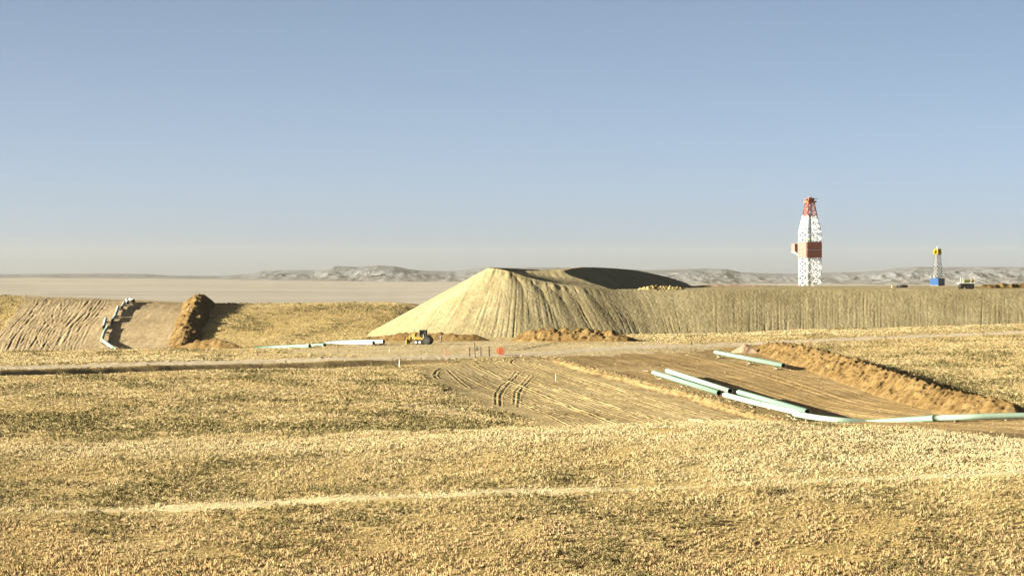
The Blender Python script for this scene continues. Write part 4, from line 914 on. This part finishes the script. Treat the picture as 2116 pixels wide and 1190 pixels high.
post(1671, 716, 700, 0.03, M['pink'], 'marker_stake', 'thin pink stake beside the gravel road above the brown ridge', 'stake', 560, 790)
post(496, 724, 711, 0.04, M['timber'], 'marker_stake', 'pale stake right of the low orange berm under the left hill', 'stake', 600, 760)
post(238, 749, 722, 0.02, M['post'], 'marker_stake', 'hair thin dark stake on the verge below the bent pipe', 'stake', 540, 730)
def plank(px, py, L, rz, label, lo, hi, th=0.2):
    x, y, z = ground_at(px, py, lo, hi, 0, Z); mb = MB(); mb.box((0, 0, th / 2), (L, 0.24, th)); o = mb.build('timber_plank', M['timber'], None, False, 0.02); o.location = (x, y, z + 0.05); o.rotation_euler = (0, R(3), rz)
    tag(o, label, 'plank', 'loose timbers on the dirt')
plank(1438, 871.5, 1.9, R(-25), 'pale timber lying at the grass edge below the cut bank', 335, 520, 0.3)
plank(1334, 767.5, 1.3, R(-20), 'loose pale timber at the far end of the stacked pipes', 430, 640)
plank(1362, 783.5, 1.1, R(-25), 'loose pale timber on the bank beside the first near pipe', 430, 640)
plank(1556, 841.5, 0.8, R(-40), 'small broken timber on the bank beside the pale pipe', 420, 600)
plank(1461, 864, 1.2, R(-10), 'thin pale board on the clearing near the grass edge', 340, 520)

# ------------------------------------------------------------------ vegetation
def tuft_proto(k, seed, hmin, hmax, spread, bw):
    """a dome of leaning blades, tallest in the middle"""
    r = np.random.default_rng(seed); v, c = [], []; lob = [(r.uniform(-.3, .3) * spread, r.uniform(-.3, .3) * spread) for _ in range(2)]
    for i in range(k):
        a = r.uniform(0, 2 * np.pi); q = math.sqrt(r.uniform()); d = q * spread; bx, by = lob[i % 2][0] + 0.55 * d * math.cos(a), lob[i % 2][1] + 0.55 * d * math.sin(a)
        h = hmax * (1 - 0.65 * q * q) * r.uniform(0.75, 1.15); tx, ty = bx + 0.6 * d * math.cos(a), by + 0.6 * d * math.sin(a)
        w = bw * r.uniform(0.6, 1.3); f = a + np.pi / 2 + r.normal() * 0.5; px, py = math.cos(f) * w, math.sin(f) * w; z0 = h * r.uniform(0.0, 0.35) - 0.05
        v += [(bx - px, by - py, z0), (bx + px, by + py, z0), (tx, ty, h)]; s_ = r.uniform(0.85, 1.15); c += [0.9 * s_, 0.9 * s_, 1.08 * s_]
    return np.array(v), np.array(c)
def sage_proto(k, seed, wd, ht, leaf):
    r = np.random.default_rng(seed); v, c = [], []
    nb = 5; bl = [(r.uniform(-.36, .36) * wd, r.uniform(-.36, .36) * wd, r.uniform(.45, .8) * ht, r.uniform(.3, .48)) for _ in range(nb)]
    for b in bl:
        v += [(-0.03, 0, -0.05), (0.03, 0, -0.05), (b[0], b[1], b[2] * 1.05), (0, -0.03, -0.05), (0, 0.03, -0.05), (b[0], b[1], b[2] * 1.05)]; c += [0.6] * 6
    c = [np.full(3, q) for q in c]
    for i in range(k):
        b = bl[i % nb]; d = r.normal(size=3); d /= np.linalg.norm(d); d[2] = abs(d[2]) * 0.9 - 0.25
        p = np.array([b[0], b[1], b[2]]) + d * np.array([wd, wd, ht]) * b[3] * r.uniform(0.7, 1.08); p[2] = max(p[2], 0.02)
        a = r.normal(size=3); a /= np.linalg.norm(a); e = np.cross(a, d + 0.01); e /= np.linalg.norm(e) + 1e-9; l = leaf * r.uniform(0.6, 1.4)
        v += [p - a * l * .6 - e * l * .3, p + a * l * .6 - e * l * .3, p + e * l * .8]; s = r.uniform(0.72, 1.25); c += [s, s, s]
    return np.array(v), np.array([np.mean(q) for q in c])
def scatter(name, protos, X, Y, scale, base, m, label, cat, zs=None):
    nP = len(protos); which = rng.integers(0, nP, len(X)); vs, cs = [], []
    Zg = height(X, Y)
    for k, (pv, pc) in enumerate(protos):
        i = np.nonzero(which == k)[0]
        if not len(i): continue
        a = rng.uniform(0, 2 * np.pi, len(i)); ca, sa = np.cos(a)[:, None], np.sin(a)[:, None]; s = scale[i][:, None]; sz = s * rng.uniform(0.75, 1.3, len(i))[:, None]
        P = np.empty((len(i), len(pv), 3), np.float32)
        P[..., 0] = (pv[:, 0] * ca - pv[:, 1] * sa) * s + X[i][:, None]; P[..., 1] = (pv[:, 0] * sa + pv[:, 1] * ca) * s + Y[i][:, None]; P[..., 2] = pv[:, 2] * sz + Zg[i][:, None]
        vs.append(P.reshape(-1, 3)); cs.append((base[i][:, None, :] * pc[None, :, None]).reshape(-1, 3))
    v = np.concatenate(vs); c = np.clip(np.concatenate(cs), 0.01, 0.9); o = link_mesh(name, np_mesh(name, v, np.arange(len(v)).reshape(-1, 3)), [m]); set_col(o.data, c)
    return tag(o, label, cat, None, 'stuff')
def seeds(lo, hi, dens, ul=-0.28, uh=0.28):
    n = int(dens * (uh - ul) * (hi * hi - lo * lo) / 2); y = np.sqrt(rng.uniform(lo * lo, hi * hi, n)); u = rng.uniform(ul, uh, n); return u * y, y
# heap footprints stay bare
def bare(x, y):
    px = x / y * F + CX; py = HZ - height(x, y, Z0) / y * F
    b = in_poly(px, py, [(360, 722), (375, 690), (385, 640), (395, 620), (445, 620), (425, 650), (410, 700), (500, 722)]) & (y > 700)
    b |= in_poly(px, py, [(1500, 716), (1600, 714), (1700, 735), (1800, 770), (1900, 805), (2010, 832), (2120, 845), (2120, 866), (1950, 850), (1800, 810), (1600, 742)]) & (y < 730)
    b |= in_poly(px, py, [(690, 712), (800, 700), (1060, 692), (1330, 696), (1330, 712), (1000, 712)]) & (y > 600)
    return b
def trackness(x, y):                           # the pale mown looking line across the foreground
    px = x / y * F + CX; py = HZ - height(x, y, Z0) / y * F
    tl = np.interp(px, [0, 250, 500, 800, 1058, 1300, 1500, 1700, 1900, 2116], [1062, 1054, 1044, 1030, 1017, 1007, 1000, 993, 986, 978])
    return np.exp(-((py - tl) / np.interp(px, [0, 300, 900, 1300, 2116], [4, 6, 7, 5, 7]))**2) * np.interp(px, [0, 200, 500, 1000, 1300, 1600, 1900, 2200], [.3, .6, 1, .9, .5, .35, .6, .7])
def paleness(x, y):                            # bleached swells: along the near crest, the verges and the bench foot
    px = x / y * F + CX; py = HZ - height(x, y, Z0) / y * F
    cl = np.interp(px, PXC, [925, 918, 910, 900, 890, 880, 873, 878, 890, 908]); r = 0.75 * np.exp(-((py - cl - 14) / 20)**2) * sstep(-100, 300, px)
    r += 0.8 * sstep(1200, 1600, px) * np.exp(-((py - 955) / 45)**2) + 0.6 * np.exp(-((py - 745) / 10)**2) * sstep(700, 500, px) + 0.7 * sstep(1280, 1400, px) * np.exp(-((py - np.interp(px, [1300, 2116], [695, 676])) / 8)**2) * (y > 700)
    return np.clip(r, 0, 1)
def sageness(x, y):
    px = x / y * F + CX; py = HZ - height(x, y, Z0) / y * F
    n = fbm(x / 14, y / 26, 4, 301) + 0.35 * fbm(x / 4, y / 6, 2, 311)
    bias = -0.36 + 0.55 * np.exp(-((py - 880) / 32)**2) * sstep(1150, 900, px) + 0.42 * np.exp(-((py - 1015) / 26)**2) * sstep(1000, 500, px) + 0.30 * np.exp(-((py - 1060) / 40)**2) * sstep(300, 700, px) + 0.35 * np.exp(-((py - 960) / 16)**2) * sstep(700, 200, px) + 0.18 * np.exp(-((py - 1120) / 60)**2) + 0.30 * sstep(635, 650, py) * sstep(705, 680, py) + 0.42 * sstep(1700, 1800, px) * sstep(720, 740, py) * sstep(860, 840, py)
    bias = bias + 0.25 * sstep(775, 768, py) * sstep(758, 766, py) * sstep(900, 700, px) - 0.5 * sstep(880, 900, py) * sstep(960, 930, py) * sstep(900, 1300, px)
    for ax, ay, rx, ry, w in ((120, 997, 60, 8, .7), (223, 1110, 60, 17, .75), (10, 1045, 30, 7, .7), (233, 1040, 22, 5, .7), (1560, 1017, 48, 7, .8), (1450, 1038, 34, 16, .55), (1615, 1086, 46, 12, .7), (1828, 1060, 30, 18, .6), (1688, 950, 40, 7, .6), (722, 1020, 26, 6, .6), (822, 1064, 46, 28, .5), (1028, 1048, 16, 14, .5), (1355, 1056, 28, 8, .7), (500, 884, 60, 9, .5), (900, 868, 80, 12, .5), (560, 1140, 60, 12, .35), (1250, 1150, 70, 14, .35), (1950, 1120, 80, 14, .4)):
        bias = bias + w * np.exp(-((px - ax) / rx)**2 - ((py - ay) / ry)**2)
    return n + bias - 2.0 * trackness(x, y) - 0.5 * paleness(x, y)
TP = [tuft_proto(14, 10 + k, 0.1, 0.22, 0.18, 0.038) for k in range(8)]
TPm = [tuft_proto(11, 30 + k, 0.1, 0.19, 0.25, 0.065) for k in range(7)]
SP = [sage_proto(70, 50 + k, 0.55, 0.55, 0.085) for k in range(6)]
SPm = [sage_proto(38, 70 + k, 0.55, 0.50, 0.12) for k in range(5)]
GX, GY, GSc = [], [], []; SX, SYy, SSc = [], [], []
for lo, hi, dg, ds in ((222, 345, 9.0, 1.1), (345, 560, 3.6, 0.85), (560, 720, 2.2, 0.5), (720, 800, 1.5, 0.35), (800, 905, 1.6, 0.55)):
    x, y = seeds(lo, hi, dg); z = zone_at(x, y); n = fbm(x / 7, y / 9, 3, 320); sgn = sageness(x, y); tr_ = trackness(x, y)
    fr_ = np.mean([zone_at(x + a_, y + b_) == 0 for a_, b_ in ((2.2, 0), (-2.2, 0), (0, 4.5), (0, -4.5), (1, 9), (-1, -9))], 0)
    fr_ = np.where((y > 235) & (y < 305), 1.0, fr_)
    k = ((z == 0) | ((z == 8) & (rng.uniform(size=len(x)) < 0.35))) & ~bare(x, y) & (rng.uniform(size=len(x)) < 0.35 + 0.65 * fr_) & (n > -0.75 + 0.3 * rng.uniform(-1, 1, len(x))); k |= ((z == 2) | (z == 3) | (z == 7)) & (rng.uniform(size=len(x)) < np.where(z == 7, 0.05, 0.004) + 0.45 * fr_**1.5)
    GX.append(x[k]); GY.append(y[k]); GSc.append((rng.uniform(0.5, 1.3, len(x)) * np.clip(0.92 + 0.4 * fbm(x / 5, y / 6, 3, 340), 0.55, 1.35) * (1 - 0.45 * tr_) * (1.0 + 0.35 * sstep(1120, 1190, HZ - height(x, y) / y * F)))[k])
    x, y = seeds(lo, hi, ds); z = zone_at(x, y); sgn = sageness(x, y); k = (z == 0) & ~bare(x, y) & (sgn + rng.uniform(-0.35, 0.35, len(x)) > 0.0)
    SX.append(x[k]); SYy.append(y[k]); SSc.append((rng.uniform(0.45, 1.15, len(x)) * (0.8 + 0.35 * np.clip(sgn, 0, 1)))[k])
# weeds along the lip of the cut bank
Lb = np.array(LB); t = rng.uniform(0.4, len(Lb) - 1.01, 900); i = t.astype(int); f = t - i
bx = Lb[i, 0] * (1 - f) + Lb[i + 1, 0] * f + rng.normal(0.9, 0.8, 900); by = Lb[i, 1] * (1 - f) + Lb[i + 1, 1] * f + rng.normal(0.6, 1.0, 900)
GX.append(bx[:600]); GY.append(by[:600]); GSc.append(rng.uniform(0.5, 1.1, 600)); SX.append(bx[600:760]); SYy.append(by[600:760]); SSc.append(rng.uniform(0.35, 0.7, 160))
GX, GY, GSc, SX, SYy, SSc = map(np.concatenate, (GX, GY, GSc, SX, SYy, SSc))
def gcol(x, y):
    a = np.clip(0.5 + 0.6 * fbm(x / 18, y / 24, 3, 330), 0, 1)[:, None]; r = rng.uniform(0.8, 1.15, len(x))[:, None]; tr_ = np.clip(trackness(x, y) * 1.1, 0, 1)[:, None]; pl = paleness(x, y)[:, None]
    wm = sstep(1030, 1110, HZ - height(x, y, Z0) / y * F)[:, None]
    c = np.array([0.51, 0.382, 0.192]) * (1 - a) + np.array([0.55, 0.438, 0.255]) * a; c = c * (1 + wm * np.array([0.06, -0.01, -0.03]))
    g = (rng.uniform(size=len(x)) < 0.14)[:, None]; c = np.where(g, np.array([0.36, 0.315, 0.135]), c)
    c = c * (1 - pl * 0.7) + np.array([0.67, 0.57, 0.36]) * pl * 0.7
    return (c * (1 - tr_) + np.array([0.86, 0.74, 0.47]) * tr_) * r
def scol(x, y):
    r = rng.uniform(0.7, 1.25, len(x))[:, None]; a = rng.uniform(size=len(x))[:, None]
    return (np.array([0.21, 0.18, 0.078]) * a + np.array([0.30, 0.25, 0.12]) * (1 - a)) * r
nearm = GY < 360
both = TP; 
scatter('grass', TP, GX[nearm], GY[nearm], GSc[nearm] * 1.0, gcol(GX[nearm], GY[nearm]), M['grass'], 'dry golden bunch grass covering the near slope', 'grass')
scatter('grass', TPm, GX[~nearm], GY[~nearm], GSc[~nearm] * 1.15, gcol(GX[~nearm], GY[~nearm]), M['grass'], 'dry golden grass on the farther slopes and verges', 'grass')
# the shrubs that show largest are things of their own
vis = (np.abs(SX / SYy) < 0.178) & (SYy > 233); order = np.argsort(np.where(vis, SYy / (SSc + 0.25), 1e9))[:280]
ind = np.zeros(len(SX), bool); ind[order] = True
rest = ~ind; nr_ = rest & (SYy < 360); fr_ = rest & (SYy >= 360)
scatter('sagebrush_cover', SP, SX[nr_], SYy[nr_], SSc[nr_], scol(SX[nr_], SYy[nr_]), M['sage'], 'low grey green sagebrush scattered through the near grass', 'sagebrush')
scatter('sagebrush_cover', SPm, SX[fr_], SYy[fr_], SSc[fr_] * 1.1, scol(SX[fr_], SYy[fr_]), M['sage'], 'grey green sagebrush dotted over the farther slopes', 'sagebrush')
sm = []
for k in range(8):
    pv, pc = sage_proto(110, 400 + k, 0.58, 0.58, 0.075); me = np_mesh('sagebrush', pv, np.arange(len(pv)).reshape(-1, 3)); set_col(me, pc[:, None] * scol(np.zeros(1), np.zeros(1))); me.materials.append(M['sage']); sm.append(me)
hz_ = height(SX, SYy)
for n_, i in enumerate(order):
    o = bpy.data.objects.new('sagebrush', sm[n_ % 8]); COL.objects.link(o); s = float(SSc[i]); o.location = (SX[i], SYy[i], hz_[i]); o.scale = (s, s, s * random.uniform(0.8, 1.2)); o.rotation_euler = (0, 0, random.uniform(0, 6.28))
    tag(o, 'larger grey green sagebrush shrub on the nearest grass slope', 'shrub', 'sagebrush shrubs on the nearest slope')
# clods and stones on the bare dirt
x, y = seeds(385, 790, 0.22); z = zone_at(x, y); k = ((z == 2) | (z == 3)) & (fbm(x / 8, y / 8, 3, 350) > 0.1); x, y = x[k], y[k]
x2, y2 = seeds(780, 900, 0.25, -0.19, -0.11); k = zone_at(x2, y2) == 1; x, y = np.r_[x, x2[k]], np.r_[y, y2[k]]
cv_ = []
for k in range(4):
    bm = bmesh.new(); bmesh.ops.create_icosphere(bm, subdivisions=1, radius=0.16); bmesh.ops.triangulate(bm, faces=bm.faces)
    pts = {v.index: np.array(v.co) * random.uniform(0.6, 1.3) * np.array([1, 1, 0.8]) for v in bm.verts}; tri = [pts[v.index] for f in bm.faces for v in f.verts]; bm.free(); cv_.append((np.array(tri), np.ones(len(tri))))
cc = np.array([0.24, 0.17, 0.085])[None] * rng.uniform(0.7, 1.25, len(x))[:, None]
scatter('stones', cv_, x, y, rng.uniform(0.35, 1.15, len(x))**1.5, cc, M['grass'], 'dirt clods and stones strewn over the bare ground', 'stones')

# ------------------------------------------------------------------ dusty air
me = bpy.data.meshes.new('haze'); x0, x1, y0, y1, z0, z1 = -7600, 7600, -70, 13700, -52, 110
me.from_pydata([(x0, y0, z0), (x1, y0, z0), (x1, y1, z0), (x0, y1, z0), (x0, y0, z1), (x1, y0, z1), (x1, y1, z1), (x0, y1, z1)], [], [(3, 2, 1, 0), (4, 5, 6, 7), (0, 1, 5, 4), (1, 2, 6, 5), (2, 3, 7, 6), (3, 0, 4, 7)])
hm = bpy.data.materials.new('dusty_air'); hm.use_nodes = True; ht = hm.node_tree; ht.nodes.clear(); ho = ht.nodes.new('ShaderNodeOutputMaterial'); hv = ht.nodes.new('ShaderNodeVolumePrincipled')
hv.inputs['Color'].default_value = (0.50, 0.48, 0.40, 1); hv.inputs['Density'].default_value = 1.35e-5; hv.inputs['Anisotropy'].default_value = 0.0
ht.links.new(hv.outputs[0], ho.inputs['Volume'])
hz = link_mesh('haze', me, [hm]); tag(hz, 'pale dusty haze over the plain', 'haze', None, 'stuff')
